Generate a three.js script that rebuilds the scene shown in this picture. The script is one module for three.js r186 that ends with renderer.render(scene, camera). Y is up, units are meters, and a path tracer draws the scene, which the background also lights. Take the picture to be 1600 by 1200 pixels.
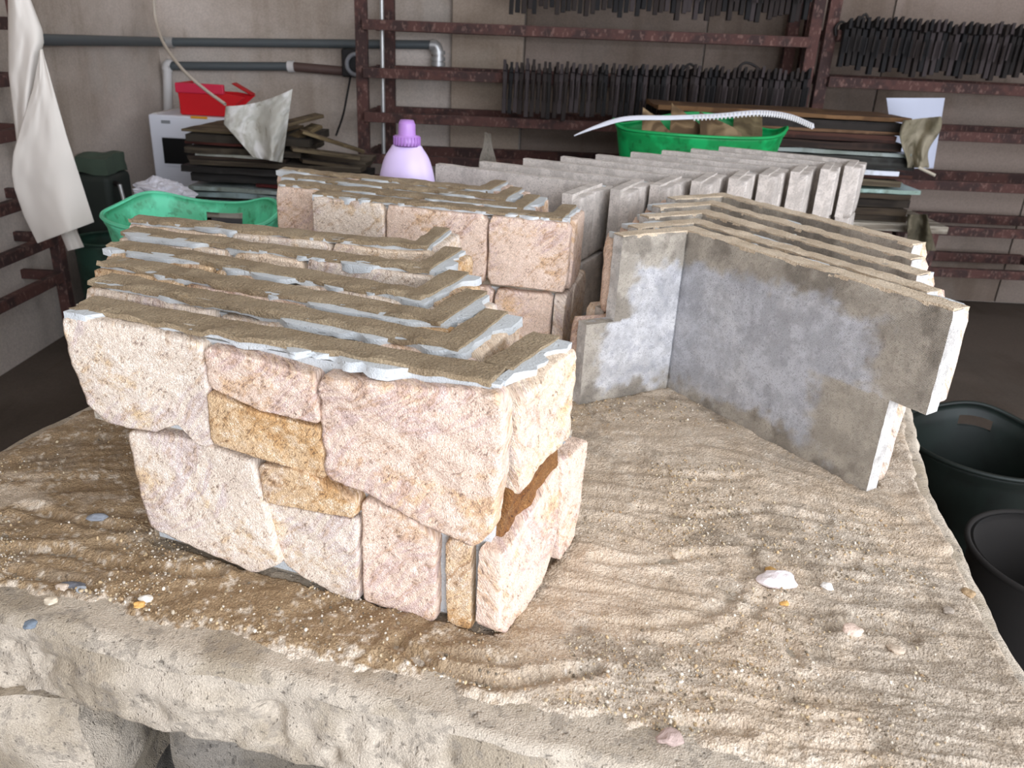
import * as THREE from 'three';
import { mergeGeometries, mergeVertices } from 'three/addons/utils/BufferGeometryUtils.js';
import { RoundedBoxGeometry } from 'three/addons/geometries/RoundedBoxGeometry.js';
import { RectAreaLightUniformsLib } from 'three/addons/lights/RectAreaLightUniformsLib.js';

// ------------------------------------------------------------------ camera, sky, light, exposure
const scene = new THREE.Scene();
const FOCAL = 1260, PITCH = 23.2 * Math.PI / 180, ROLL = 3 * Math.PI / 180, EYE = new THREE.Vector3(0, 1.4, 0);
const camera = new THREE.PerspectiveCamera(2 * Math.atan(600 / FOCAL) * 180 / Math.PI, 4 / 3, 0.05, 60);
camera.position.copy(EYE);
camera.rotation.order = 'YXZ';
camera.rotation.set(-PITCH, 0, ROLL);
camera.updateMatrixWorld(true);
camera.focus = 1.15; camera.userData.fStop = 9; scene.add(camera);
scene.background = new THREE.Color(1.5, 1.58, 1.66);            // even overcast sky, seen only through the door and the side opening
const renderer = new THREE.WebGLRenderer({ antialias: true });
renderer.toneMapping = THREE.LinearToneMapping;
renderer.toneMappingExposure = 1.0;
renderer.shadowMap.enabled = true;
RectAreaLightUniformsLib.init();
function daylight(w, h, power, color, at, to) {                  // the daylight of an opening, the size of the opening
  const l = new THREE.RectAreaLight(color, power, w, h);
  l.position.set(...at); l.lookAt(...to); scene.add(l); return l;
}
daylight(3.6, 2.6, 8.1, 0xeaf0ff, [1.7, 1.6, 2.3], [1.7, 1.6, -3]);
daylight(2.6, 1.6, 5.2, 0xeef3ff, [3.75, 2.1, 0.1], [0, 2.1, 0.1]);

// ------------------------------------------------------------------ helpers
function rng(seed) { let a = seed >>> 0; return () => { a = (a + 0x6D2B79F5) | 0; let t = Math.imul(a ^ (a >>> 15), 1 | a); t = (t + Math.imul(t ^ (t >>> 7), 61 | t)) ^ t; return ((t ^ (t >>> 14)) >>> 0) / 4294967296; }; }
const lerp = (a, b, t) => a + (b - a) * t, clamp = (x, a = 0, b = 1) => Math.min(b, Math.max(a, x));
const sstep = (a, b, x) => { const t = clamp((x - a) / (b - a)); return t * t * (3 - 2 * t); };
function h3(x, y, z) { let h = Math.imul(x, 374761393) ^ Math.imul(y, 668265263) ^ Math.imul(z, 2147483647 ^ 0x51ed27); h = Math.imul(h ^ (h >>> 13), 1274126177); h = Math.imul(h ^ (h >>> 16), 2246822519); return ((h ^ (h >>> 15)) >>> 0) / 4294967296; }
function vn(x, y, z) {                                           // value noise, -1..1
  const xi = Math.floor(x), yi = Math.floor(y), zi = Math.floor(z); let u = x - xi, v = y - yi, w = z - zi;
  u = u * u * (3 - 2 * u); v = v * v * (3 - 2 * v); w = w * w * (3 - 2 * w);
  const L = (a, b, t) => a + (b - a) * t;
  return 2 * L(L(L(h3(xi, yi, zi), h3(xi + 1, yi, zi), u), L(h3(xi, yi + 1, zi), h3(xi + 1, yi + 1, zi), u), v),
    L(L(h3(xi, yi, zi + 1), h3(xi + 1, yi, zi + 1), u), L(h3(xi, yi + 1, zi + 1), h3(xi + 1, yi + 1, zi + 1), u), v), w) - 1;
}
function fbm(x, y, z, o = 4, g = 0.5) { let s = 0, a = 1, n = 0; for (let i = 0; i < o; i++) { s += a * vn(x, y, z); n += a; a *= g; x = x * 2.03 + 11.3; y = y * 2.03 + 5.7; z = z * 2.03 + 3.1; } return s / n; }
function tn(u, v, px, py, s) {                                   // tiling value noise over [0,1), 0..1
  const x = u * px, y = v * py, xi = Math.floor(x), yi = Math.floor(y); let a = x - xi, b = y - yi; a = a * a * (3 - 2 * a); b = b * b * (3 - 2 * b);
  const x0 = ((xi % px) + px) % px, x1 = (x0 + 1) % px, y0 = ((yi % py) + py) % py, y1 = (y0 + 1) % py;
  return lerp(lerp(h3(x0, y0, s), h3(x1, y0, s), a), lerp(h3(x0, y1, s), h3(x1, y1, s), a), b);
}
function tf(u, v, px, py, s, o = 4, g = 0.55) { let t = 0, a = 1, n = 0; for (let i = 0; i < o; i++) { t += a * tn(u, v, px, py, s + i); n += a; a *= g; px *= 2; py *= 2; } return t / n; }
const srgb = (c) => [((c >> 16) & 255), ((c >> 8) & 255), (c & 255)];
const mix3 = (a, b, t) => [lerp(a[0], b[0], t), lerp(a[1], b[1], t), lerp(a[2], b[2], t)];
function texture(n, fn, color = true, metres = 1) {              // fn(u, v) -> [r, g, b] in 0..255 or a grey number
  const d = new Uint8Array(n * n * 4);
  for (let j = 0; j < n; j++) for (let i = 0; i < n; i++) { const c = fn(i / n, j / n), k = (j * n + i) * 4; for (let q = 0; q < 3; q++) d[k + q] = clamp(typeof c === 'number' ? c : c[q], 0, 255); d[k + 3] = 255; }
  const t = new THREE.DataTexture(d, n, n); t.wrapS = t.wrapT = THREE.RepeatWrapping; t.magFilter = THREE.LinearFilter; t.minFilter = THREE.LinearMipmapLinearFilter; t.generateMipmaps = true;
  if (color) t.colorSpace = THREE.SRGBColorSpace; t.repeat.set(1 / metres, 1 / metres); t.needsUpdate = true; return t;
}
function mat(color, roughness = 0.8, more = {}) { return new THREE.MeshStandardMaterial({ color, roughness, side: THREE.DoubleSide, ...more }); }
// pixel of the 1600 x 1200 frame -> the place where its ray meets a vertical plane z or a level Y (used to lay the workshop out in metres)
function ray(x, y) { return new THREE.Vector3((x - 800) / FOCAL, -(y - 600) / FOCAL, -1).applyQuaternion(camera.quaternion); }
function P(x, y, z) { const d = ray(x, y); return d.multiplyScalar(z / d.z).add(EYE); }
function PY(x, y, Y) { const d = ray(x, y); return d.multiplyScalar((Y - EYE.y) / d.y).add(EYE); }
const used = new Map();
function numbered(name) { const n = used.get(name) || 0; used.set(name, n + 1); return n ? name + '_' + String(n).padStart(3, '0') : name; }
function thing(name, label, category, pos = [0, 0, 0], turn = 0, group) {
  const o = new THREE.Group(); o.name = numbered(name); scene.add(o); o.position.set(...(pos.toArray ? pos.toArray() : pos)); o.rotation.y = turn;
  o.userData = { label, category }; if (group) o.userData.group = group; return o;
}
function mesh(name, geo, material, parent) {
  const m = new THREE.Mesh(Array.isArray(geo) ? join(geo) : geo, material); m.name = parent ? name : numbered(name); (parent || scene).add(m); return m;
}
function single(name, geo, material, label, category, group) { const m = mesh(name, geo, material); m.userData = { label, category }; if (group) m.userData.group = group; return m; }
function struct(name, geo, material) { const m = mesh(name, geo, material); m.userData.kind = 'structure'; return m; }
function copy(src, label) { const c = src.clone(); c.name = numbered(src.name.replace(/_\d{3}$/, '')); c.userData = { ...src.userData }; if (label) c.userData.label = label; scene.add(c); return c; }
function join(list) {
  return mergeGeometries(list.map((g) => { const n = g.index ? g.toNonIndexed() : g; const o = new THREE.BufferGeometry(); for (const k of ['position', 'normal', 'uv']) o.setAttribute(k, n.attributes[k]); return o; }));
}
function metreUV(g, ou = 0, ov = 0) {                             // box-mapped uv in metres, from position and normal
  const p = g.attributes.position, n = g.attributes.normal, uv = new Float32Array(p.count * 2);
  for (let i = 0; i < p.count; i++) {
    const ax = Math.abs(n.getX(i)), ay = Math.abs(n.getY(i)), az = Math.abs(n.getZ(i)), x = p.getX(i), y = p.getY(i), z = p.getZ(i);
    const [u, v] = ay >= ax && ay >= az ? [x, z] : ax > az ? [z, y] : [x, y]; uv[2 * i] = u + ou; uv[2 * i + 1] = v + ov;
  }
  g.setAttribute('uv', new THREE.BufferAttribute(uv, 2)); return g;
}
function box(x0, x1, y0, y1, z0, z1, bevel = 0) {
  const w = x1 - x0, h = y1 - y0, d = z1 - z0, g = bevel ? new RoundedBoxGeometry(w, h, d, 1, Math.min(bevel, w / 2.1, h / 2.1, d / 2.1)) : new THREE.BoxGeometry(w, h, d);
  g.translate((x0 + x1) / 2, (y0 + y1) / 2, (z0 + z1) / 2); return metreUV(g, x0 * 3.1, y0 * 1.7);
}
function beam(a, b, w, h, bevel = 0.003) {                        // a bar from a to b with a w x h section
  const d = b.clone().sub(a), len = d.length(), g = new RoundedBoxGeometry(w, h, len, 1, Math.min(bevel, w / 3, h / 3)); metreUV(g, a.x, a.y);
  const m = new THREE.Matrix4().lookAt(b, a, Math.abs(d.y) / len > 0.9 ? new THREE.Vector3(0, 0, 1) : new THREE.Vector3(0, 1, 0)); g.applyMatrix4(m); g.translate((a.x + b.x) / 2, (a.y + b.y) / 2, (a.z + b.z) / 2); return g;
}
function tube(points, r, seg = 24, sides = 10, tension = 0.5) { return new THREE.TubeGeometry(new THREE.CatmullRomCurve3(points, false, 'catmullrom', tension), seg, r, sides); }
function rod(a, b, r, sides = 14) { const g = new THREE.CylinderGeometry(r, r, a.distanceTo(b), sides); const d = b.clone().sub(a).normalize(); g.applyQuaternion(new THREE.Quaternion().setFromUnitVectors(new THREE.Vector3(0, 1, 0), d)); g.translate((a.x + b.x) / 2, (a.y + b.y) / 2, (a.z + b.z) / 2); return g; }
const V = (x, y, z) => new THREE.Vector3(x, y, z);
// a box with broken, uneven faces: subdivided and pushed about by noise that depends on the place only, so neighbours meet
function roughBox(x0, x1, y0, y1, z0, z1, cell, amp, freq, seed = 0, shape) {
  const n = (l) => Math.max(1, Math.round(l / cell)), g = new THREE.BoxGeometry(x1 - x0, y1 - y0, z1 - z0, n(x1 - x0), n(y1 - y0), n(z1 - z0)); g.translate((x0 + x1) / 2, (y0 + y1) / 2, (z0 + z1) / 2);
  metreUV(g, seed * 0.37, seed * 0.71);
  const p = g.attributes.position;
  for (let i = 0; i < p.count; i++) {
    let x = p.getX(i), y = p.getY(i), z = p.getZ(i); const a = typeof amp === 'function' ? amp(x, y, z) : amp;
    const q = [x + a * fbm(x * freq, y * freq, z * freq + seed, 3), y + a * fbm(x * freq + 31, y * freq, z * freq + seed, 3), z + a * fbm(x * freq, y * freq + 57, z * freq + seed, 3)];
    if (shape) shape(q, x, y, z); p.setXYZ(i, ...q);
  }
  smooth(g); return g;
}
function smooth(g) {                                             // normals averaged over coincident vertices that face alike, so seams of a box do not show as cracks
  g.computeVertexNormals(); return g;
}

// ------------------------------------------------------------------ surfaces
const grain = (u, v, s) => tn(u, v, 512, 512, s);
const stoneMap = (base, spots, s) => texture(1024, (u, v) => {
  const warp = tf(u, v, 5, 5, s + 40, 3) * 0.1, uu = u + warp, vv = v + warp * 0.6, dg = vv + uu;
  const big = tf(uu, vv, 4, 6, s, 6, 0.6), streak = tf(uu, dg, 10, 56, s + 9, 4, 0.65), mid = tf(u, v, 36, 44, s + 17, 4, 0.65), fine = grain(u, v, s + 23), g2 = tn(u, v + u, 200, 280, s + 29);
  let c = base; c = mix3(c, spots[0], 0.8 * sstep(0.5, 0.66, big * 0.6 + mid * 0.25 + streak * 0.15)); c = mix3(c, spots[1], 0.75 * sstep(0.48, 0.66, tf(uu, vv, 5, 7, s + 60, 6, 0.62)) * sstep(0.38, 0.6, streak));
  c = mix3(c, spots[2], 0.6 * sstep(0.54, 0.7, streak * 0.65 + mid * 0.35)); c = mix3(c, spots[3], 0.75 * sstep(0.62, 0.8, g2 * 0.5 + mid * 0.5)); c = mix3(c, [240, 230, 218], 0.6 * sstep(0.56, 0.75, fine * 0.4 + (1 - mid) * 0.6));
  const k = 0.88 + 0.24 * fine; return [c[0] * k, c[1] * k, c[2] * k];
}, true, 0.42);
const stoneA = stoneMap([224, 207, 188], [[216, 184, 140], [200, 182, 178], [188, 160, 132], [132, 114, 102]], 3);
const stoneB = stoneMap([208, 176, 136], [[192, 146, 92], [206, 182, 160], [158, 118, 78], [112, 88, 66]], 103);
const stoneBump = texture(1024, (u, v) => 255 * (0.55 * tf(u, v, 56, 64, 7, 3, 0.7) + 0.12 * tf(u, v + u, 24, 60, 71, 3, 0.7) + 0.33 * grain(u, v, 5)), false, 0.42);
const concreteMap = texture(1024, (u, v) => {
  const b = tf(u, v, 5, 5, 201, 5), m = tf(u, v, 40, 40, 211, 3), f = grain(u, v, 223); let c = mix3([214, 206, 194], [182, 172, 156], sstep(0.4, 0.65, b)); c = mix3(c, [156, 150, 142], 0.5 * sstep(0.58, 0.72, m));
  c = mix3(c, [128, 122, 114], 0.7 * sstep(0.86, 0.91, tn(u, v, 130, 130, 231) * 0.85 + m * 0.15)); const k = 0.9 + 0.2 * f; return [c[0] * k, c[1] * k, c[2] * k];
}, true, 0.5);
const concreteBump = texture(1024, (u, v) => 255 * (0.5 * tf(u, v, 24, 24, 241, 4) + 0.3 * grain(u, v, 245) - 0.4 * sstep(0.86, 0.92, tn(u, v, 130, 130, 231)) + 0.2), false, 0.5);
const fineConcrete = texture(1024, (u, v) => { const b = tf(u, v, 10, 10, 251, 5, 0.7), f = grain(u, v, 255), g = tn(u, v, 170, 170, 257); let c = mix3([216, 214, 212], [190, 188, 186], sstep(0.35, 0.65, b)); c = mix3(c, [150, 148, 146], 0.5 * sstep(0.6, 0.9, g)); c = mix3(c, [244, 244, 244], 0.6 * sstep(0.75, 0.95, f)); return c; }, true, 0.3);
const sandMap = texture(1024, (u, v) => {
  const b = tf(u, v, 6, 6, 301, 5), g1 = grain(u, v, 305), g2 = tn(u, v, 220, 220, 307), g3 = tn(u, v, 120, 120, 309); let c = mix3([220, 206, 186], [198, 182, 160], sstep(0.35, 0.7, b));
  c = mix3(c, [150, 138, 124], 0.45 * sstep(0.62, 0.88, g2)); c = mix3(c, [240, 232, 218], 0.7 * sstep(0.8, 0.95, g1)); c = mix3(c, [208, 182, 142], 0.45 * sstep(0.88, 0.96, g3)); c = mix3(c, [226, 221, 214], 0.5 * sstep(0.9, 0.96, tn(u, v, 80, 80, 313)));
  const k = 0.88 + 0.24 * g1; return [c[0] * k, c[1] * k, c[2] * k];
}, true, 0.34);
const sandBump = texture(1024, (u, v) => 255 * (0.4 * tn(u, v, 200, 200, 307) + 0.35 * tn(u, v, 110, 110, 309) + 0.25 * grain(u, v, 305)), false, 0.34);
const plasterMap = texture(1024, (u, v) => {
  const b = tf(u, v, 3, 4, 401, 6), st = tf(u, v, 40, 3, 411, 4), f = grain(u, v, 421); let c = mix3([212, 200, 189], [186, 173, 160], sstep(0.38, 0.66, b)); c = mix3(c, [140, 124, 106], 0.4 * sstep(0.5, 0.75, b * 0.6 + st * 0.4)); c = mix3(c, [192, 184, 174], 0.5 * sstep(0.6, 0.75, tf(u, v, 9, 7, 431, 4)));
  const k = 0.95 + 0.1 * f; return [c[0] * k, c[1] * k, c[2] * k];
}, true, 2.6);
const rustMap = texture(512, (u, v) => { const b = tf(u, v, 8, 8, 501, 5), m = tf(u, v, 60, 30, 511, 3); let c = mix3([86, 56, 50], [60, 42, 39], sstep(0.4, 0.62, b)); c = mix3(c, [136, 108, 98], 0.6 * sstep(0.58, 0.75, m)); return c; }, true, 0.6);
const woodMap = texture(512, (u, v) => { const b = tf(u, v, 3, 48, 601, 5), m = tf(u, v, 8, 8, 611, 4); let c = mix3([176, 168, 152], [112, 102, 88], sstep(0.35, 0.7, b)); return mix3(c, [210, 206, 196], 0.6 * sstep(0.55, 0.72, m)); }, true, 0.7);
const dirtyMap = texture(512, (u, v) => { const b = tf(u, v, 6, 6, 701, 5), m = tf(u, v, 30, 30, 711, 3); let c = mix3([255, 255, 255], [214, 214, 206], sstep(0.45, 0.65, b)); c = mix3(c, [168, 160, 146], 0.6 * sstep(0.62, 0.72, b * 0.5 + m * 0.5)); return c; }, true, 0.5);
const weaveBump = texture(512, (u, v) => 255 * (0.5 + 0.25 * Math.sin(u * Math.PI * 2 * 64) * Math.sin(v * Math.PI * 2 * 64) + 0.35 * (grain(u, v, 801) - 0.5) + 0.2 * (tn(u, v, 100, 100, 803) - 0.5)), false, 0.2);
const M = {
  stone: mat(0xffffff, 0.9, { map: stoneA, bumpMap: stoneBump, bumpScale: 0.0028 }), darkStone: mat(0xa08058, 0.95, { map: stoneB, bumpMap: stoneBump, bumpScale: 0.005 }), pinkStone: mat(0xfff4f0, 0.9, { map: stoneA, bumpMap: stoneBump, bumpScale: 0.0028 }),
  ochreStone: mat(0xffffff, 0.92, { map: stoneB, bumpMap: stoneBump, bumpScale: 0.0032 }), warmStone: mat(0xfff8ee, 0.9, { map: stoneA, bumpMap: stoneBump, bumpScale: 0.0028 }), greyStone: mat(0xfff7ee, 0.9, { map: fineConcrete, bumpMap: stoneBump, bumpScale: 0.0028 }),
  mortar: mat(0xc4c8c8, 0.85, { bumpMap: concreteBump, bumpScale: 0.002 }), paleCrust: mat(0xf4efe6, 0.95, { map: sandMap, bumpMap: sandBump, bumpScale: 0.002 }), crust: mat(0xb4ab99, 0.95, { map: sandMap, bumpMap: sandBump, bumpScale: 0.002 }), backing: mat(0xd2cdc4, 0.92, { map: concreteMap, bumpMap: concreteBump, bumpScale: 0.002 }),
  paleBacking: mat(0xfff7ee, 0.92, { map: fineConcrete, bumpMap: concreteBump, bumpScale: 0.002 }), woven: mat(0xffffff, 0.92, { map: fineConcrete, bumpMap: weaveBump, bumpScale: 0.0022, vertexColors: true }),
  slab: mat(0xe2dcd2, 0.93, { map: concreteMap, bumpMap: concreteBump, bumpScale: 0.003 }), darkConcrete: mat(0x9a9894, 0.95, { map: concreteMap, bumpMap: concreteBump, bumpScale: 0.004 }), sand: mat(0xffffff, 0.96, { map: sandMap, bumpMap: sandBump, bumpScale: 0.003, vertexColors: true }),
  plaster: mat(0xffffff, 0.95, { map: plasterMap, bumpMap: concreteBump, bumpScale: 0.003 }), rust: mat(0xffffff, 0.85, { map: rustMap }), floor: mat(0x736c66, 0.9, { map: plasterMap }), ceiling: mat(0xe6e4e0, 0.9),
  pipe: mat(0x596062, 0.55, { metalness: 0.2 }), zinc: mat(0xc4c4c2, 0.4, { metalness: 0.6 }), whitePipe: mat(0xd9d7d4, 0.5), black: mat(0x141314, 0.6), iron: mat(0x2a2624, 0.65, { metalness: 0.35 }), white: mat(0xe4e6ee, 0.45),
  darkHole: mat(0x0a0a0c, 0.4), orange: mat(0xe6a21e, 0.6), grey: mat(0x8a8c90, 0.6), red: mat(0xd0101c, 0.45), wood: mat(0xffffff, 0.85, { map: woodMap }), cloth: mat(0xe9e2d8, 0.85),
  tubGreen: mat(0x6ee6b8, 0.5, { map: dirtyMap }), tubDeep: mat(0x12b866, 0.45, { map: dirtyMap }), tubDark: mat(0x101c16, 0.6, { map: dirtyMap }),
};

// ------------------------------------------------------------------ the room: walls, floor, ceiling with a wide door behind and an opening on the right
const ZB = -5.0, XL = P(247, 65, ZB).x, XR = 3.9, ZF = 2.5, HC = 3.4, TW = 0.2;
struct('floor', box(XL - TW, XR + TW, -0.15, 0, ZB - TW, ZF + TW), M.floor);
struct('ceiling', box(XL - TW, XR + TW, HC, HC + 0.15, ZB - TW, ZF + TW), M.ceiling);
struct('wall_back', box(XL - TW, XR + TW, 0, HC, ZB - TW, ZB), M.plaster);
struct('wall_left', box(XL - TW, XL, 0, HC, ZB, ZF + TW), M.plaster);
struct('wall_right', [box(XR, XR + TW, 0, HC, ZB, -1.3), box(XR, XR + TW, 0, HC, 1.5, ZF), box(XR, XR + TW, 0, 1.2, -1.3, 1.5), box(XR, XR + TW, 3.0, HC, -1.3, 1.5)], M.plaster);
struct('wall_front', [box(XL - TW, -0.3, 0, HC, ZF, ZF + TW), box(3.7, XR + TW, 0, HC, ZF, ZF + TW), box(-0.3, 3.7, 3.0, HC, ZF, ZF + TW)], M.plaster);

// ------------------------------------------------------------------ the work slab
const TOP = 0.75, THICK = 0.115;
const edge = (pts, v) => { for (let i = 1; i < pts.length; i++) if (v <= pts[i][0] || i === pts.length - 1) { const t = clamp((v - pts[i - 1][0]) / (pts[i][0] - pts[i - 1][0])); return lerp(pts[i - 1][1], pts[i][1], t); } };
const leftEdge = [[0, -0.86], [0.12, -0.83], [0.22, -0.755], [0.31, -0.675], [0.6, -0.62], [1, -0.55]], rightEdge = [[0, 0.60], [0.12, 0.632], [0.25, 0.715], [0.335, 0.8], [1, 1.42]];   // by v
const frontZ = (x) => -0.61 - 0.235 * (x - 0.06) + 0.0;
function slabPoint(u, v) {
  const xl = edge(leftEdge, v), xr = edge(rightEdge, v); let x = lerp(xl, xr, u); const zf = lerp(-0.815, -0.47, u), zb = -3.4; let z = lerp(zf, zb, v);
  const e = 0.012 * fbm(x * 9, 2.2, z * 9, 4); return [x + e * (2 * u - 1), z + (v < 0.05 ? 0.014 * fbm(x * 8, 7.7, z * 8, 4) * (1 - v / 0.05) : 0)];
}
{
  const NU = 380, NV = 330, pos = [], uv = [], idx = [], vs = []; for (let j = 0; j <= NV; j++) { const t = j / NV; vs.push(0.25 * t + 0.75 * t * t * t); }
  const baseY = (x, z) => TOP + 0.0025 * fbm(x * 14, 1, z * 14, 4);
  for (let j = 0; j <= NV; j++) for (let i = 0; i <= NU; i++) {
    const u = i / NU, v = vs[j], [x, z] = slabPoint(u, v), d = Math.min(u * 1.45, (1 - u) * 1.45, v * 2.9), r = 0.018 + 0.01 * fbm(x * 10, 3, z * 10, 2), drop = d < r ? r * 0.8 * (1 - Math.sqrt(1 - (1 - d / r) ** 2)) : 0;
    pos.push(x, baseY(x, z) - drop, z); uv.push(x, z + drop);
  }
  const W = NU + 1; for (let j = 0; j < NV; j++) for (let i = 0; i < NU; i++) { const a = j * W + i; idx.push(a, a + 1, a + W, a + 1, a + W + 1, a + W); }
  const loop = []; for (let i = 0; i <= NU; i++) loop.push(i); for (let j = 1; j <= NV; j++) loop.push(j * W + NU); for (let i = NU - 1; i >= 0; i--) loop.push(NV * W + i); for (let j = NV - 1; j > 0; j--) loop.push(j * W);
  const K = 26, n = loop.length; let prev = loop.slice(), run = 0;
  const start = loop.map((k) => [pos[3 * k], pos[3 * k + 1], pos[3 * k + 2]]), out = start.map((p, i) => { const a = start[(i + n - 2) % n], b = start[(i + 2) % n]; const dx = b[0] - a[0], dz = b[2] - a[2], l = Math.hypot(dx, dz) || 1; return [-dz / l, dx / l]; });
  const lens = []; for (let i = 0; i < n; i++) { lens.push(run); const b = start[(i + 1) % n]; run += Math.hypot(b[0] - start[i][0], b[2] - start[i][2]); }
  for (let k = 0; k <= K; k++) {
    const cur = [], t = k / K;
    for (let i = 0; i < n; i++) {
      const [x, y, z] = start[i], depth = THICK + 0.024 * fbm(x * 6, 20, z * 6, 3) + 0.012 * fbm(x * 22, 21, z * 22, 2), yy = y - depth * t;
      const chip = 0.014 * fbm(x * 9, yy * 11, z * 9, 3) + 0.008 * fbm(x * 30, yy * 34, z * 30, 4, 0.6) - 0.03 * Math.max(0, fbm(x * 24 + 9, yy * 24, z * 24, 2) - 0.2), o = (chip + 0.006) * sstep(0, 0.35, t) - 0.03 * sstep(0.75, 1, t);
      pos.push(x + out[i][0] * o, yy, z + out[i][1] * o); uv.push(lens[i], yy); cur.push(pos.length / 3 - 1);
    }
    if (k) for (let i = 0; i < n; i++) { const a = prev[i], b = prev[(i + 1) % n], c = cur[i], d = cur[(i + 1) % n]; idx.push(a, c, b, b, c, d); }
    prev = cur;
  }
  const cIdx = pos.length / 3; pos.push(0.1, TOP - THICK, -1.9); uv.push(0, 0); for (let i = 0; i < n; i++) idx.push(prev[i], cIdx, prev[(i + 1) % n]);
  const g = new THREE.BufferGeometry(); g.setAttribute('position', new THREE.Float32BufferAttribute(pos, 3)); g.setAttribute('uv', new THREE.Float32BufferAttribute(uv, 2)); g.setIndex(idx); g.computeVertexNormals();
  single('stone_slab', g, M.slab, 'thick pale concrete slab work table with broken rough front edge', 'table');
}
// the sand and mortar litter spread over the slab: a relief of trowel ridges that runs out towards the edges
const lines = [[[620, 1012], [660, 1042], [720, 1062], [772, 1074], [840, 1068], [930, 1056]], [[655, 1030], [720, 1035], [800, 1046]], [[0, 870], [90, 868], [180, 888], [270, 902], [340, 905]], [[40, 800], [120, 822], [200, 835]], [[20, 900], [110, 915], [150, 925]], [[1000, 1150], [1080, 1140], [1160, 1146]],
  [[900, 985], [1040, 985], [1130, 950], [1160, 900]], [[960, 1000], [1080, 1010], [1180, 960], [1200, 920]], [[930, 880], [1010, 884], [1100, 870], [1170, 872]], [[1000, 800], [1100, 812], [1200, 806], [1290, 820]], [[980, 740], [1090, 752], [1180, 748]], [[1180, 985], [1230, 1010], [1240, 1040]], [[1290, 990], [1350, 980], [1420, 1005]], [[1200, 880], [1270, 885], [1330, 890]]
].map((l, k) => { const c = new THREE.CatmullRomCurve3(l.map(([x, y]) => PY(x, y, TOP))); return { k, pts: c.getPoints(26) }; });
const deep = [0.006, 0.004, 0.005, 0.005, 0.004, 0.004, 0.0025, 0.0025, 0.004, 0.004, 0.003, 0.004, 0.004, 0.004];
function sandRelief(x, z) {
  const w = fbm(x * 3.2, 0, z * 3.2, 2) * 0.09, right = sstep(-0.05, 0.2, x + w), far = sstep(-1.0, -1.25, z);
  const a = x + z * 0.1 + w * 1.6, b = z - x * 0.06 + w;
  const rip = fbm(a * 9, 4, b * 58, 4) * right * 0.0052 * (1 - 0.5 * far) + fbm(a * 8 + b * 6, 9, (b * 0.9 + a * 0.35) * 48, 3) * (1 - right) * 0.005;
  let h = 0.0068 + rip - 0.0022 * Math.max(0, 1 - Math.abs(fbm(a * 7 + 3, 14, b * 44, 3)) * 7) * right + 0.0035 * fbm(x * 11, 6, z * 11, 4) + 0.0022 * fbm(x * 50, 8, z * 56, 5, 0.6) + 0.0008 * vn(x * 190, 2, z * 190);
  if (z > -1.5) for (const l of lines) { let d2 = 1; for (const p of l.pts) { const q = (p.x - x) ** 2 + (p.z - z) ** 2; if (q < d2) d2 = q; } const d = Math.sqrt(d2); if (d < 0.05) h += deep[l.k] * (-Math.exp(-((d / 0.008) ** 2)) + 0.6 * Math.exp(-(((d - 0.016) / 0.008) ** 2))); }
  return h;
}
{ // loose grains
  const r = rng(77), N = 11000, g = new THREE.IcosahedronGeometry(1, 0), im = new THREE.InstancedMesh(g, mat(0xffffff, 0.9), N), m = new THREE.Matrix4(), q = new THREE.Quaternion(), c = new THREE.Color(), pal = [0xc8b898, 0xb09470, 0xa08a68, 0xb8a484, 0xe0d8c8, 0x8c7e6a, 0xb8aa94, 0x726858, 0xcdb48c, 0xd0c6b4];
  for (let i = 0; i < N; i++) {
    let x, z; for (let t = 0; t < 40; t++) { [x, z] = slabPoint(0.03 + 0.92 * r(), 0.02 + 0.34 * Math.pow(r(), 1.5)); const cl = fbm(x * 7, 40, z * 7, 3) + (x < 0 && z > -0.95 ? 0.25 : 0); if (cl > r() * 0.8 - 0.2) break; }
    const s = 0.0006 + 0.0014 * Math.pow(r(), 4) + 0.0006 * r(); q.setFromEuler(new THREE.Euler(r() * 6, r() * 6, r() * 6)); m.compose(V(x, TOP + sandRelief(x, z) + s * 0.4, z), q, V(s * (1 + 0.5 * r()), s * 0.8, s)); im.setMatrixAt(i, m); im.setColorAt(i, c.set(pal[Math.floor(r() * pal.length)]));
  }
  im.name = 'gravel'; im.userData = { kind: 'stuff', label: 'loose gravel grains scattered over the sandy slab', category: 'gravel' }; scene.add(im);
}
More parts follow.
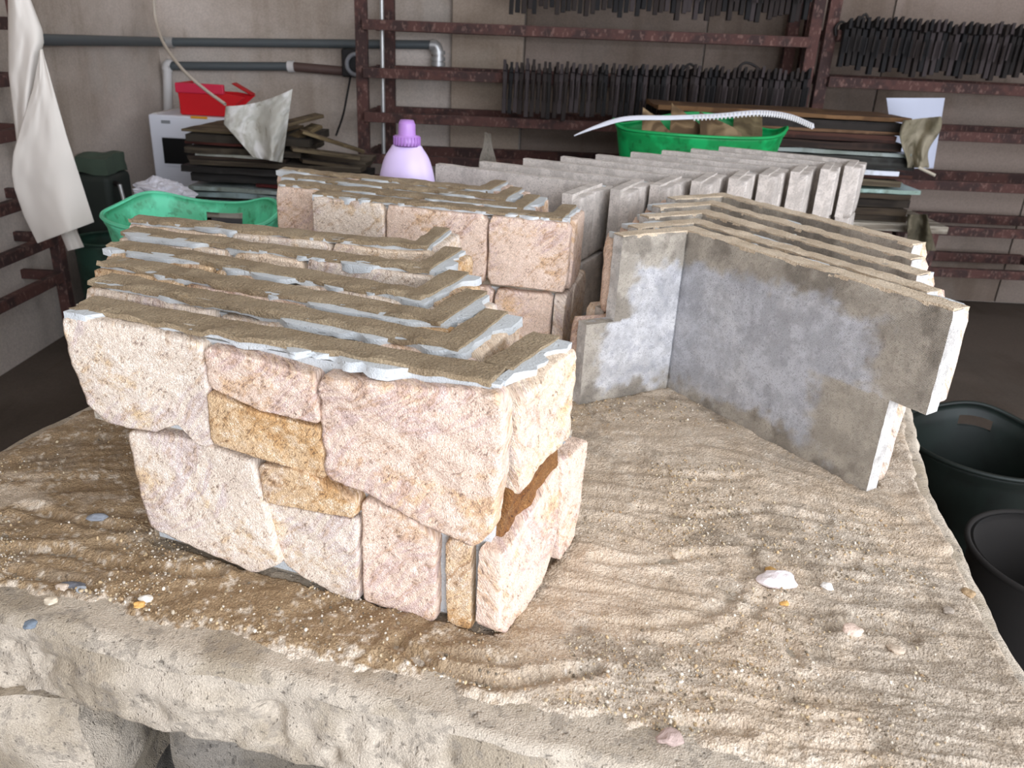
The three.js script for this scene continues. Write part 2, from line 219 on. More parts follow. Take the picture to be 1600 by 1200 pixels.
const pebbleSpots = [[1213, 913, 26, 14, 0xe6dcda, 'pale pink heart-shaped stone chip lying on the right of the slab'], [1292, 919, 8, 7, 0xf2efe8, 'small white chip beside the heart-shaped stone chip'], [1047, 1156, 19, 11, 0xb09a90, 'brown pebble half sunk at the front edge of the slab'], [228, 941, 9, 5, 0xf0ece2, 'white chip on brown sand left of the nearest stones'], [219, 949, 8, 5, 0xd8a860, 'ochre chip touching the white chip on brown sand'],
  [113, 915, 18, 6, 0x6c6e74, 'long dark grey flake on the left of the slab'], [128, 922, 7, 5, 0xa8aeb4, 'light grey chip at the end of the dark flake'], [97, 920, 8, 5, 0xd4c2ae, 'beige chip beside the dark grey flake on the left'], [153, 815, 13, 6, 0x8e939a, 'blue grey flake behind the dark flake, near the slab left edge'], [80, 940, 9, 6, 0xd6c8b0, 'cream pebble in front of the dark grey flake'],
  [1330, 993, 14, 8, 0xd8c0ae, 'pinkish stone chip lying in a hollow of the sand at right'], [1398, 1018, 12, 6, 0xc8b6a0, 'beige splinter in grey sand near the right edge'], [1055, 868, 8, 9, 0xc6b49c, 'tan chip standing between the stack and the heart-shaped chip'], [1205, 892, 8, 7, 0xc49a58, 'small ochre pebble just behind the heart-shaped chip'], [1512, 926, 9, 7, 0xa88e6c, 'ochre chip at the right edge of the slab'], [50, 980, 8, 6, 0x6f7a84, 'blue grey pebble set in the pale front edge at far left'], [1225, 945, 6, 4, 0xd8a860, 'tiny ochre chip in front of the heart-shaped chip'], [1480, 958, 8, 5, 0x9a8e80, 'flat grey chip between the splinter and the right edge']];
pebbleSpots.forEach(([px, py, wpx, hpx, c, label], k) => {
  const p = PY(px, py, TOP + 0.004), s = wpx / FOCAL * p.distanceTo(EYE), r = rng(900 + k), g = new THREE.IcosahedronGeometry(1, 3), a = g.attributes.position;
  for (let i = 0; i < a.count; i++) { const x = a.getX(i), y = a.getY(i), z = a.getZ(i), d = 1 + 0.34 * vn(x * 1.3 + k * 7, y * 1.3, z * 1.3) + 0.08 * vn(x * 4, y * 4, z * 4 + k); let qx = x * d; if (k === 0 && z < 0) qx *= 1 + 0.2 * -z; if (k === 0) { const notch = Math.exp(-((x / 0.3) ** 2)) * Math.max(0, -z) * 0.5; a.setXYZ(i, qx, y * d, z * d * (1 - 0.35 * Math.abs(x) * (z > 0 ? 1 : 0)) + notch); } else a.setXYZ(i, qx, y * d, z * d); }
  g.scale(s, s * Math.min(0.6, hpx / wpx * 0.75), s * Math.min(1.1, hpx / wpx * 1.35)); g.rotateY(k === 0 ? 0 : r() * 0.6 - 0.3); metreUV(g, k); g.computeVertexNormals();
  const m = single(k % 2 ? 'stone_chip' : 'pebble', g, mat(c, 0.75, { bumpMap: stoneBump, bumpScale: 0.001 }), label, k % 2 ? 'chip' : 'pebble'); m.position.set(p.x, TOP + sandRelief(p.x, p.z) + s * 0.12, p.z);
});
// what carries the slab
function roughBlock(name, label, cat, x0, x1, y0, y1, z0, z1, m, amp, seed) { const w = (x1 - x0) / 2, h = (y1 - y0) / 2, d = (z1 - z0) / 2; const g = roughBox(-w, w, 0, 2 * h, -d, d, 0.02, (x, y) => amp * (y > 2 * h - 0.01 || y < 0.01 ? 0.4 : 1), 9, seed); const o = single(name, g, m, label, cat); o.position.set((x0 + x1) / 2, y0, (z0 + z1) / 2); return o; }
roughBlock('support_block', 'rough pale stone block under the front left corner of the slab', 'stone block', -0.84, -0.5, 0.36, 0.64, -1.15, -0.735, M.slab, 0.03, 5);
roughBlock('support_block', 'grey stone block at floor level under the pale stone block', 'stone block', -1.0, -0.52, 0.0, 0.35, -1.2, -0.7, M.darkConcrete, 0.03, 6);
roughBlock('concrete_pier', 'dark grey concrete pier under the front of the slab', 'pier', -0.4, -0.1, 0.0, 0.64, -1.3, -0.74, M.darkConcrete, 0.02, 7);
roughBlock('concrete_pier', 'grey concrete pier under the right side of the slab', 'pier', 0.25, 0.5, 0.0, 0.64, -1.3, -0.75, M.darkConcrete, 0.02, 8);
roughBlock('concrete_pier', 'grey concrete pier under the far end of the slab', 'pier', -0.3, 1.1, 0.0, 0.64, -3.2, -2.8, M.darkConcrete, 0.02, 9);

// ------------------------------------------------------------------ the stone-faced corner panels
const footprints = [], TS = 0.024, PH = 0.32, MID = 0.165;
function chaikin(p, k = 0.1) { const o = []; for (let i = 0; i < p.length; i++) { const a = p[i], b = p[(i + 1) % p.length], l = Math.min(0.3, 0.0045 / (Math.hypot(b[0] - a[0], b[1] - a[1]) || 1)) * k * 10; o.push([lerp(a[0], b[0], l), lerp(a[1], b[1], l)], [lerp(a[0], b[0], 1 - l), lerp(a[1], b[1], 1 - l)]); } return o; }
function resample(p, n) {
  const L = [0]; for (let i = 0; i < p.length; i++) { const a = p[i], b = p[(i + 1) % p.length]; L.push(L[i] + Math.hypot(b[0] - a[0], b[1] - a[1])); } const T = L[p.length], o = [];
  for (let k = 0; k < n; k++) { const s = k / n * T; let i = 0; while (L[i + 1] < s) i++; const t = (s - L[i]) / (L[i + 1] - L[i] || 1), a = p[i], b = p[(i + 1) % p.length]; o.push([lerp(a[0], b[0], t), lerp(a[1], b[1], t)]); } return o;
}
// a split-faced stone: outline in the face's (along, up) metres, depth outwards, on the long or the short leg
function stoneGeo(poly, leg, seed, opt = {}) {
  const { n = 32, rings = 5, amp = 0.003, extra = 0, base = 0 } = opt;
  let area = 0; for (let i = 0; i < poly.length; i++) { const a = poly[i], b = poly[(i + 1) % poly.length]; area += a[0] * b[1] - b[0] * a[1]; } if (area < 0) poly = poly.slice().reverse();
  const o = resample(chaikin(chaikin(poly), 0.03), n); let cx = 0, cy = 0; for (const q of o) { cx += q[0] / n; cy += q[1] / n; }
  const ts = [1, 1, 0.988, 0.95]; for (let k = 1; k <= rings; k++) ts.push(0.95 * (1 - k / (rings + 1))); const pos = [], uv = [], idx = [], D = TS + extra;
  const ox = h3(seed, 1, 7) * 3, oy = h3(seed, 2, 7) * 3, tiltA = (h3(seed, 3, 1) - 0.5) * 0.05, tiltB = (h3(seed, 4, 1) - 0.5) * 0.05;
  const put = (a, y, d) => { if (leg === 'long') pos.push(-a, y, -TS + d); else pos.push(-TS + d, y, -a); uv.push(a + d * 0.7 + ox, y + d * 0.7 + oy); };
  const sl = (h3(seed, 6, 1) - 0.5) * 2, cut = 0.3 + 0.5 * h3(seed, 7, 2);
  const face = (a, y) => { const p = (a + y * sl) * 9 + seed * 3.1, q = (y - a * sl * 0.6) * 9; const f1 = vn(p, q, seed), ridge = 1 - Math.abs(vn(p * 1.7 + 4, q * 1.7, seed + 2)) * 2; return D + (a - cx) * tiltA + (y - cy) * tiltB + amp * (0.9 * f1 + 0.55 * Math.max(0, ridge - cut) + 0.3 * fbm(p * 4, q * 8, seed, 3) + 0.22 * fbm(a * 110, y * 110, seed, 2)); };
  ts.forEach((t, k) => o.forEach((q, i) => {
    const e = k < 2 ? 0 : 1, w = (opt.grow || 0) * 0.05 + 0.0016 * fbm(q[0] * 75, q[1] * 75, seed + 5, 3), a = cx + (q[0] - cx) * t * (1 + w / 0.05), y = cy + (q[1] - cy) * t * (1 + w / 0.05), f = face(a, y);
    put(a, y, k === 0 ? base : k === 1 ? lerp(base, f, 0.7) : k === 2 ? f - 0.0012 : f);
  })); put(cx, cy, face(cx, cy));
  const flip = leg === 'long', tri = (a, b, c) => flip ? idx.push(a, c, b) : idx.push(a, b, c), R = ts.length;
  for (let k = 0; k < R - 1; k++) for (let i = 0; i < n; i++) { const a = k * n + i, b = k * n + (i + 1) % n, c = a + n, d = b + n; tri(a, b, c); tri(b, d, c); }
  for (let i = 0; i < n; i++) tri((R - 1) * n + i, (R - 1) * n + (i + 1) % n, R * n);
  const g = new THREE.BufferGeometry(); g.setAttribute('position', new THREE.Float32BufferAttribute(pos, 3)); g.setAttribute('uv', new THREE.Float32BufferAttribute(uv, 2)); g.setIndex(idx); g.computeVertexNormals(); return g;
}
function course(r, a0, a1, y0, y1, count, top) {                   // random stones side by side
  const cuts = [a0]; for (let i = 1; i < count; i++) cuts.push(lerp(a0, a1, (i + (r() - 0.5) * 0.5) / count)); cuts.push(a1); const out = [];
  for (let i = 0; i < count; i++) {
    const l = cuts[i] + 0.0018, q = cuts[i + 1] - 0.0018, j = () => (r() - 0.5) * 0.01, dip = top ? 0.004 + 0.009 * r() * r() : 0.002;
    out.push([[l + j() * 0.3, y0 + 0.003 + Math.abs(j())], [(l + q) / 2, y0 + 0.003 + Math.abs(j())], [q + j() * 0.3, y0 + 0.003 + Math.abs(j())], [q + j() * 0.3, y1 - dip], [lerp(l, q, 0.5 + j() * 9), y1 - (top ? 0.003 + 0.007 * r() : 0.003)], [l + j() * 0.3, y1 - dip + j() * 0.4]]);
  }
  return out;
}
// opt: lengths of the two courses on both legs, stones per course, look; flip turns it upside down; hero gives the outlines seen in the nearest panel
function panel(label, opt) {
  const { x, z, yaw, Lu = 0.57, Ll = 0.5, Su = 0.165, Sl = 0.232, seed = 1, flip = false, hero = null, look = 'warm', lean = 0, group, h = PH, woven = 0, cell = 0.02, TB = 0.028, open = 0, deep = 0, crust = null } = opt, op = -open * Math.PI / 180, turned = (g, leg) => leg === 'short' && open ? g.rotateY(op) : g, r = rng(seed * 977 + 5);
  const t = thing('corner_panel', label, 'stone panel', [x, TOP + 0.003, z], yaw * Math.PI / 180, group);
  { const c = Math.cos(yaw * Math.PI / 180), sn = Math.sin(yaw * Math.PI / 180), I0 = -TS - TB + 0.005, LL = flip ? Lu : Ll, SS = flip ? Su : Sl, o = Math.sin(open * Math.PI / 180); footprints.push((wx, wz) => { const dx = wx - x, dz = wz - z; let X = c * dx - sn * dz; const Z = sn * dx + c * dz; if (flip) X = -X; return (X < -0.006 && X > -LL + 0.006 && Z < -0.006 && Z > I0) || (X < -0.006 - Z * o && X > I0 - Z * o && Z < -0.006 && Z > -SS + 0.006); }); }
  const inner = t; const I = -TS - TB, parts = [];
  const bm = woven ? M.woven : look === 'pale' ? M.paleBacking : M.backing;
  const topAmp = (X, Y) => Y > h - 0.006 ? 0.0035 : 0.0012;
  const seg = woven || cell, rb = (a, b, c, d, e, f) => roughBox(a, b, c, d, e, f, seg, topAmp, 45, seed);
  const backs = [rb(-Lu, -TS, MID, h, I, -TS), rb(-Ll, -TS, 0, MID, I, -TS), rb(I, -TS, MID, h, -Su, I), rb(I, -TS, 0, MID, -Sl, I)];
  backs.slice(2).forEach((g) => turned(g, 'short')); const bg = join(backs), nLong = join(backs.slice(0, 2)).attributes.position.count;
  if (woven) {
    const p = bg.attributes.position, nn = bg.attributes.normal, c = new Float32Array(p.count * 3), clean = [0.8, 0.82, 0.87], pale = [1.0, 1.0, 1.0], stain = [0.66, 0.6, 0.5], dark = [0.36, 0.32, 0.26];
    for (let i = 0; i < p.count; i++) {
      const X = p.getX(i), Y = p.getY(i), Z = p.getZ(i), onLong = i < nLong ? 1 : 0, a = onLong ? -X : -Z, L = onLong ? (Y > MID ? Lu : Ll) : (Y > MID ? Su : Sl);
      const n1 = fbm(X * 14 + 3, Y * 14, Z * 14, 4), n2 = fbm(X * 70, Y * 70, Z * 70, 3), g = n1 * 0.05 + n2 * 0.028, topD = h - Y, endD = L - a, botD = Y;
      let st = Math.max(sstep(0.062, 0.03, topD + g), onLong ? sstep(0.13, 0.075, endD + g * 1.6) : sstep(0.05, 0.02, endD + g), sstep(0.05, 0.02, botD + g));
      let k = mix3(clean, pale, onLong ? 0.35 * sstep(0.0, 0.3, n1 + n2 * 0.5) : 0.6 + 0.4 * sstep(-0.1, 0.3, n1)); k = mix3(k, [0.62, 0.63, 0.68], 0.5 * sstep(0.1, 0.3, n2)); k = mix3(k, stain, st); k = mix3(k, dark, st * 0.8 * sstep(0.05, 0.3, fbm(X * 24, Y * 16 + 7, Z * 24, 4)));
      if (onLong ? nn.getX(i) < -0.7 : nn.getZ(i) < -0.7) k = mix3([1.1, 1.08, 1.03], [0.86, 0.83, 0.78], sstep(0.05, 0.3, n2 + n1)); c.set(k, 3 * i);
    }
    bg.setAttribute('color', new THREE.BufferAttribute(c, 3));
  }
  mesh('backing', bg, bm, inner);
  // mortar: a bed behind the stones and squeezed-out lips along the top
  const bo = -TS - 0.002, bi = -TS + 0.004, bed = [box(-Lu + 0.012, -0.016, MID + 0.014, h - 0.012, bo, bi), box(-Ll + 0.012, -0.016, 0.006, MID - 0.004, bo, bi), box(bo, bi, MID + 0.014, h - 0.012, -Su + 0.012, -TS), box(bo, bi, 0.02, MID - 0.004, -Sl + 0.012, -TS)];
  bed.slice(2).forEach((g) => turned(g, 'short'));
  const lip = (a0, a1, leg, k) => { const f = (q, X, Y, Z) => { const al = leg === 'long' ? -X : -Z, m = fbm(al * 13 + seed * 5 + k, seed, 1.5, 3); if (Y > h - 0.012) q[1] = h - 0.001 + 0.003 * m; else q[1] = h - 0.011 + 0.008 * fbm(al * 22 + seed, 4, k, 3); const outward = leg === 'long' ? Z : X; if (outward > -TS + 0.008) { const w = -TS + 0.009 + 0.0165 * sstep(0.0, 0.3, m + 0.25 * fbm(al * 60, seed, k, 2)); if (leg === 'long') q[2] = w + 0.002 * vn(al * 70, Y * 50, 1); else q[0] = w + 0.002 * vn(al * 70, Y * 50, 2); } }; return leg === 'long' ? roughBox(-a1, -a0, h - 0.016, h - 0.003, -TS - 0.002, -TS + 0.014, 0.011, 0.0012, 40, seed + k, f) : roughBox(-TS - 0.002, -TS + 0.014, h - 0.016, h - 0.003, -a1, -a0, 0.011, 0.0012, 40, seed + k, f); };
  bed.push(lip(0.012, Lu - 0.006, 'long', 1), turned(lip(TS, Su - 0.005, 'short', 2), 'short'));
  mesh('mortar', join(bed), M.mortar, inner);
  // dusty mortar crust on the sawn top
  const cr = [roughBox(-Lu + 0.002, -TS + 0.003, h - 0.004, h + 0.0025, I + 0.001, -TS + 0.012, 0.009, (X, Y, Z) => Z > -TS ? (crust ? 0.0035 : 0.008) : 0.0025, 40, seed + 9), roughBox(I + 0.001, -TS + 0.003, h - 0.004, h + 0.0025, -Su + 0.002, I + 0.004, 0.012, 0.0022, 40, seed + 9)];
  turned(cr[1], 'short'); if (!flip) mesh('mortar_crust', join(cr), crust || M.crust, inner);
  const mats = look === 'pale' ? [M.greyStone, M.greyStone] : look === 'pink' ? [M.pinkStone, M.stone, M.pinkStone] : [M.stone, M.warmStone, M.pinkStone, M.ochreStone, M.stone];
  let k = 0;
  const add = (poly, leg, m, o) => mesh('stone', turned(stoneGeo(poly, leg, seed * 31 + k++, { extra: deep, ...o }), leg), m || mats[Math.floor(r() * mats.length)], inner);
  if (hero) for (const [poly, leg, m, o] of hero) add(poly, leg, m, o);
  else {
    for (const p of course(r, 0, Lu - 0.003, MID, h, 3, true)) add(p, 'long');
    for (const p of course(r, TS + 0.003, Ll - 0.003, 0, MID, 3, false)) add(p, 'long');
    for (const p of course(r, TS + 0.003, Su - 0.002, MID, h, 1, true)) add(p, 'short');
    for (const p of course(r, 0, Sl - 0.002, 0, MID, 2, false)) add(p, 'short');
  }
  if (flip) { for (const c of t.children) c.geometry.rotateZ(Math.PI).translate(0, h, 0); }
  if (lean) t.rotateX(lean);
  return t;
}
const H = { n: 120, rings: 16, amp: 0.0055, grow: 0.026 };
const heroStones = [
  [[[0.568, 0.312], [0.47, 0.314], [0.372, 0.306], [0.371, 0.25], [0.372, 0.176], [0.392, 0.174], [0.418, 0.198], [0.46, 0.178], [0.53, 0.176], [0.553, 0.2], [0.562, 0.26]], 'long', M.stone, H],
  [[[0.366, 0.305], [0.29, 0.304], [0.222, 0.296], [0.218, 0.24], [0.3, 0.241], [0.366, 0.256]], 'long', M.pinkStone, H],
  [[[0.367, 0.25], [0.302, 0.238], [0.22, 0.232], [0.217, 0.165], [0.264, 0.172], [0.367, 0.184]], 'long', M.ochreStone, { ...H, amp: 0.004 }],
  [[[0.214, 0.298], [0.108, 0.305], [0.006, 0.312], [0.002, 0.262], [0.01, 0.15], [0.03, 0.125], [0.1, 0.143], [0.172, 0.163], [0.213, 0.17]], 'long', M.pinkStone, { ...H, n: 120, rings: 18, amp: 0.008, extra: 0.003 }],
  [[[0.498, 0.168], [0.4, 0.174], [0.312, 0.166], [0.302, 0.11], [0.287, 0.03], [0.328, 0.006], [0.482, 0.034], [0.494, 0.08]], 'long', M.stone, { ...H, extra: -0.002 }],
  [[[0.304, 0.168], [0.247, 0.171], [0.176, 0.15], [0.176, 0.126], [0.224, 0.122], [0.3, 0.117]], 'long', M.ochreStone, { ...H, rings: 8 }],
  [[[0.3, 0.11], [0.242, 0.116], [0.177, 0.12], [0.179, 0.001], [0.213, 0.001], [0.257, 0.014], [0.284, 0.024]], 'long', M.stone, { ...H, extra: -0.004 }],
  [[[0.17, 0.148], [0.108, 0.137], [0.078, 0.118], [0.077, 0.001], [0.125, 0.001], [0.171, 0.004]], 'long', M.pinkStone, { ...H, extra: -0.003 }],
  [[[0.066, 0.122], [0.034, 0.128], [0.031, 0.001], [0.062, 0.001]], 'long', M.ochreStone, { n: 60, rings: 6, amp: 0.004, extra: -0.006 }],
  [[[0.03, 0.304], [0.08, 0.314], [0.17, 0.312], [0.174, 0.196], [0.13, 0.194], [0.09, 0.19], [0.04, 0.178], [0.03, 0.24]], 'short', M.warmStone, { ...H, amp: 0.008, extra: 0.004 }],
  [[[0.03, 0.11], [0.032, 0.186], [0.15, 0.2], [0.155, 0.148], [0.06, 0.11]], 'short', M.darkStone, { n: 80, rings: 10, amp: 0.011, extra: -0.006 }],
  [[[0.0, 0.12], [0.04, 0.122], [0.09, 0.138], [0.158, 0.166], [0.16, 0.06], [0.15, 0.03], [0.09, 0.004], [0.02, 0.002], [0.0, 0.02]], 'short', M.pinkStone, { ...H, n: 120, rings: 16, extra: 0.002 }],
  [[[0.166, 0.162], [0.244, 0.158], [0.247, 0.06], [0.22, 0.012], [0.17, 0.012]], 'short', M.pinkStone, { ...H, rings: 8 }],
];
const A = 'stone panels in the near left stack';
panel('nearest corner panel of the near left stack, full beige and ochre stone face showing', { x: -0.005, z: -0.745, yaw: -17.5, seed: 1, hero: heroStones, group: A, cell: 0.012, TB: 0.032, open: 9, Su: 0.175, Sl: 0.25 });
panel('corner panel directly behind the nearest one in the near left stack', { x: -0.046, z: -0.832, yaw: -20, seed: 2, group: A, cell: 0.012, TB: 0.03, Sl: 0.285 });
panel('third panel from the front of the near left stack, its top plain grey', { x: -0.077, z: -0.918, yaw: -20, seed: 3, group: A, TB: 0.03 });
panel('fourth panel from the front of the near left stack, mortar joint across its edge', { x: -0.11, z: -1.011, yaw: -20.5, seed: 4, group: A, TB: 0.03 });
panel('fifth panel from the front of the near left stack, orange stone at its edge', { x: -0.117, z: -1.156, yaw: -15, seed: 5, group: A, TB: 0.026 });
panel('rearmost corner panel of the near left stack, before the green tub', { x: -0.137, z: -1.3, yaw: -10, seed: 6, group: A, TB: 0.026 });
const B = 'stone panels in the middle stack before the bottle';
panel('front corner panel of the middle stack, three pink stones over its face', { x: 0.101, z: -1.595, yaw: -13.6, seed: 11, look: 'pink', group: B });
panel('second corner panel of the middle stack, its left end sticking out past the front one', { x: 0.022, z: -1.688, yaw: -14, seed: 12, look: 'pink', group: B, Lu: 0.6 });
panel('third corner panel of the middle stack, between second and rear ones', { x: -0.02, z: -1.78, yaw: -14.5, seed: 13, group: B, look: 'pink' });
panel('rear corner panel of the middle stack, just before the lilac bottle', { x: -0.062, z: -1.872, yaw: -15, seed: 14, group: B, look: 'pink' });
const D = 'stone panels in the right stack';
const Dlab = ['nearest corner panel of the right stack, hollow grey back stained brown at its edges', 'second corner panel of the right stack, just behind the stained grey back', 'middle corner panel of the right stack, third from the front', 'fourth corner panel of the right stack, second from its rear', 'rearmost corner panel of the right stack, before the pale row'];
[[0.322, -1.52, 56], [0.35, -1.63, 57.5], [0.388, -1.738, 58.5], [0.43, -1.85, 59], [0.482, -1.97, 58.5]].forEach(([ix, iz, a], k) => {
  const th = (180 - a) * -1 * Math.PI / 180, yaw = 180 - a, c = Math.cos(yaw * Math.PI / 180), s = Math.sin(yaw * Math.PI / 180), o = TS + 0.028;   // ix, iz is the inner corner
  panel(Dlab[k], { x: ix + (c * o + s * o), z: iz + (-s * o + c * o), yaw, seed: 21 + k, look: 'pink', group: D, woven: k ? 0.009 : 0.0045, Su: 0.2, Sl: 0.262, open: k ? 0 : 5, Lu: k ? 0.565 : 0.572, Ll: k ? 0.5 : 0.512, h: k ? PH : 0.326, deep: 0.008, crust: M.paleCrust });
});
const Cn = ['first', 'second', 'third', 'fourth', 'fifth', 'sixth', 'seventh', 'eighth', 'ninth'];
for (let i = 0; i < 9; i++) panel(i === 8 ? 'last panel at the right end of the pale far row, its end fully in view' : `${Cn[i]} corner panel from the left in the pale far row of narrow ends`, { x: 0.235 + i * 0.118, z: -2.1 - i * 0.097, yaw: 155.5 + [0, 1, -1, 0.5, 1.5, -0.5, 0, 1, -1][i], seed: 41 + i, flip: true, look: 'pale', group: 'pale panels in the far row', Ll: 0.5, Lu: 0.57, Sl: 0.232, Su: [0.2, 0.2, 0.2, 0.16, 0.17, 0.2, 0.2, 0.2, 0.2][i], TB: 0.025 });

// the sand lies round the feet of the panels
{
  const NU = 470, NV = 430, pos = [], uv = [], col = [], idx = [], rows = []; for (let j = 0; j <= NV; j++) { const t = j / NV; rows.push(0.22 * t + 0.78 * t * t * t); }
  const light = [0.9, 0.85, 0.8], brown = [0.5, 0.405, 0.285], grey = [0.66, 0.64, 0.62], damp = [0.46, 0.42, 0.37];
  for (let j = 0; j <= NV; j++) for (let i = 0; i <= NU; i++) {
    const u = 0.012 + 0.976 * i / NU, v = 0.004 + 0.99 * rows[j], [x, z] = slabPoint(u, v);
    const front = v * 2.9, rim = Math.min(u * 1.45, (1 - u) * 1.45), nn = fbm(x * 12, 15, z * 12, 5), fr = sstep(0.07, 0.0, front - 0.004 + 0.03 * nn + 0.005 * vn(x * 120, 4, z * 120) + 0.003 * vn(x * 280, 4, z * 280) - 0.012 * sstep(0.0, 0.4, x)), sd = sstep(0.03, 0.0, rim + 0.012 * nn);
    const h = sandRelief(x, z) - 0.02 * fr - 0.02 * sd - (front < 0.02 ? (0.02 - front) * 0.8 : 0) - (rim < 0.025 ? (0.025 - rim) * 0.6 : 0), under = footprints.some((f) => f(x, z));
    pos.push(x, TOP + (under ? -0.004 : h), z); uv.push(x, z);
    const pt = fbm(x * 7, 25, z * 7, 5) * 0.7 + 0.5 * fbm(x * 40, 26, z * 40, 3), leftness = sstep(0.15, -0.1, x + 0.25 * (z + 0.9) + 0.12 * pt);
    let c = mix3(light, grey, sstep(-0.15, 0.25, pt + 0.5 * sstep(0.25, 0.6, x) + 0.3 * sstep(-0.95, -0.65, z) - 0.3)); c = mix3(c, brown, leftness * sstep(-0.5, 0.0, pt + 0.4 * sstep(-0.98, -0.8, z))); c = mix3(c, damp, 0.55 * sstep(0.16, 0.36, pt + 0.12 * vn(x * 90, 3, z * 90)));
    c = mix3(c, [0.93, 0.92, 0.91], sstep(0.1, 0.34, Math.max(fr, sd) + 0.3 * vn(x * 210, 5, z * 210) + 0.2 * vn(x * 80, 5, z * 80))); col.push(...c);
  }
  const W = NU + 1; for (let j = 0; j < NV; j++) for (let i = 0; i < NU; i++) { const a = j * W + i; idx.push(a, a + 1, a + W, a + 1, a + W + 1, a + W); }
  const g = new THREE.BufferGeometry(); g.setAttribute('position', new THREE.Float32BufferAttribute(pos, 3)); g.setAttribute('uv', new THREE.Float32BufferAttribute(uv, 2)); g.setAttribute('color', new THREE.Float32BufferAttribute(col, 3)); g.setIndex(idx); g.computeVertexNormals();
  const s = single('sand', g, M.sand, 'brown and grey sand and mortar dust spread over the slab', 'sand'); s.userData.kind = 'stuff';
}
// ------------------------------------------------------------------ bottle
{
  const p = P(636, 286, -2.12), by = P(642, 187, -2.12).y - 0.352 * 0.93, b = thing('detergent_bottle', 'lilac plastic detergent bottle with purple cap behind the middle stack', 'bottle', [p.x, by, p.z]); b.scale.setScalar(0.93);
  const prof = [[0, 0], [0.075, 0], [0.084, 0.01], [0.086, 0.06], [0.084, 0.13], [0.078, 0.19], [0.064, 0.245], [0.046, 0.275], [0.034, 0.287], [0, 0.287]].map(([a, c]) => new THREE.Vector2(a, c)), g = new THREE.LatheGeometry(new THREE.SplineCurve(prof).getPoints(44), 40); g.scale(1, 1, 0.62); mesh('body', g, mat(0xd9c6ec, 0.35), b);
  const cap = [[0, 0.283], [0.035, 0.283], [0.036, 0.296], [0.034, 0.31], [0.024, 0.312], [0.023, 0.34], [0.018, 0.351], [0, 0.352]].map(([a, c]) => new THREE.Vector2(a, c)), ribs = []; for (let k = 0; k < 24; k++) { const a = k / 24 * Math.PI * 2; ribs.push(box(-0.0016, 0.0016, 0.286, 0.308, 0.034, 0.0372).rotateY(a)); }
  const cp = mesh('cap', new THREE.LatheGeometry(cap, 32), mat(0xb184c8, 0.4), b); mesh('grip_ribs', ribs, mat(0xa878c0, 0.45), cp);
  roughBlock('stone_offcut', 'flat pale stone offcut under the lilac bottle', 'stone', p.x - 0.08, p.x + 0.08, TOP + 0.003, by - 0.001, p.z - 0.055, p.z + 0.055, M.slab, 0.004, 12);
}
{ const p = P(766, 262, -2.75), g = roughBox(-0.035, 0.035, 0, 0.36, -0.012, 0.012, 0.012, 0.004, 25, 3, (q, X, Y) => { q[0] = q[0] * (1 - 0.72 * sstep(0.22, 0.36, Y)) - 0.012 * Y / 0.36; }); const o = single('stone_offcut', g, M.darkConcrete, 'pointed dark grey stone offcut standing behind the pale row', 'stone'); o.position.set(p.x, TOP, p.z); }

// ------------------------------------------------------------------ tubs
function tub(label, pos, rx, rz, h, taper, m, opt = {}) {
  const t = thing('plastic_tub', label, 'tub', pos, opt.turn || 0), NA = 96, NH = 22, rim = (f) => h + (opt.wave ? opt.wave(f) : 0), hole = opt.hole || (() => false), pos3 = [], uv = [], idx = [];
  for (const side of [0, 1]) for (let j = 0; j <= NH; j++) for (let i = 0; i <= NA; i++) { const f = i / NA * Math.PI * 2, v = j / NH, k = lerp(taper, 1, Math.pow(v, 0.8)) + (v > 0.94 ? 0.02 : 0) - side * 0.012 / rx, dent = 1 + (opt.dent || 0.01) * Math.sin(3 * f + 1) * v; pos3.push(Math.cos(f) * rx * k * dent, v * rim(f) + (side && j === 0 ? 0.006 : 0), Math.sin(f) * rz * k * dent); uv.push(f * rx, v * h); }
  const W = NA + 1, S = W * (NH + 1); for (const side of [0, 1]) for (let j = 0; j < NH; j++) for (let i = 0; i < NA; i++) { if (hole((i + 0.5) / NA * 360, (j + 0.5) / NH)) continue; const a = side * S + j * W + i; idx.push(a, a + W, a + 1, a + 1, a + W, a + W + 1); }
  for (let i = 0; i < NA; i++) { const a = NH * W + i; idx.push(a, a + S, a + 1, a + 1, a + S, a + S + 1); }
  const g = new THREE.BufferGeometry(); g.setAttribute('position', new THREE.Float32BufferAttribute(pos3, 3)); g.setAttribute('uv', new THREE.Float32BufferAttribute(uv, 2)); g.setIndex(idx); g.computeVertexNormals(); mesh('wall', g, m, t);
  const bt = new THREE.CylinderGeometry(rx * taper, rx * taper, 0.012, 48); bt.scale(1, 1, rz / rx); bt.translate(0, 0.006, 0); mesh('bottom', metreUV(bt), m, t);
  const c = []; for (let i = 0; i < NA; i++) { const f = i / NA * Math.PI * 2; c.push(V(Math.cos(f) * rx * 1.02, rim(f), Math.sin(f) * rz * 1.02)); } mesh('rim', new THREE.TubeGeometry(new THREE.CatmullRomCurve3(c, true), 120, 0.007, 6, true), m, t); return t;
}
const bump = (f, at, w) => { let d = Math.abs(f - at); d = Math.min(d, Math.PI * 2 - d); return Math.exp(-((d / w) ** 2)); }, RAD = Math.PI / 180;
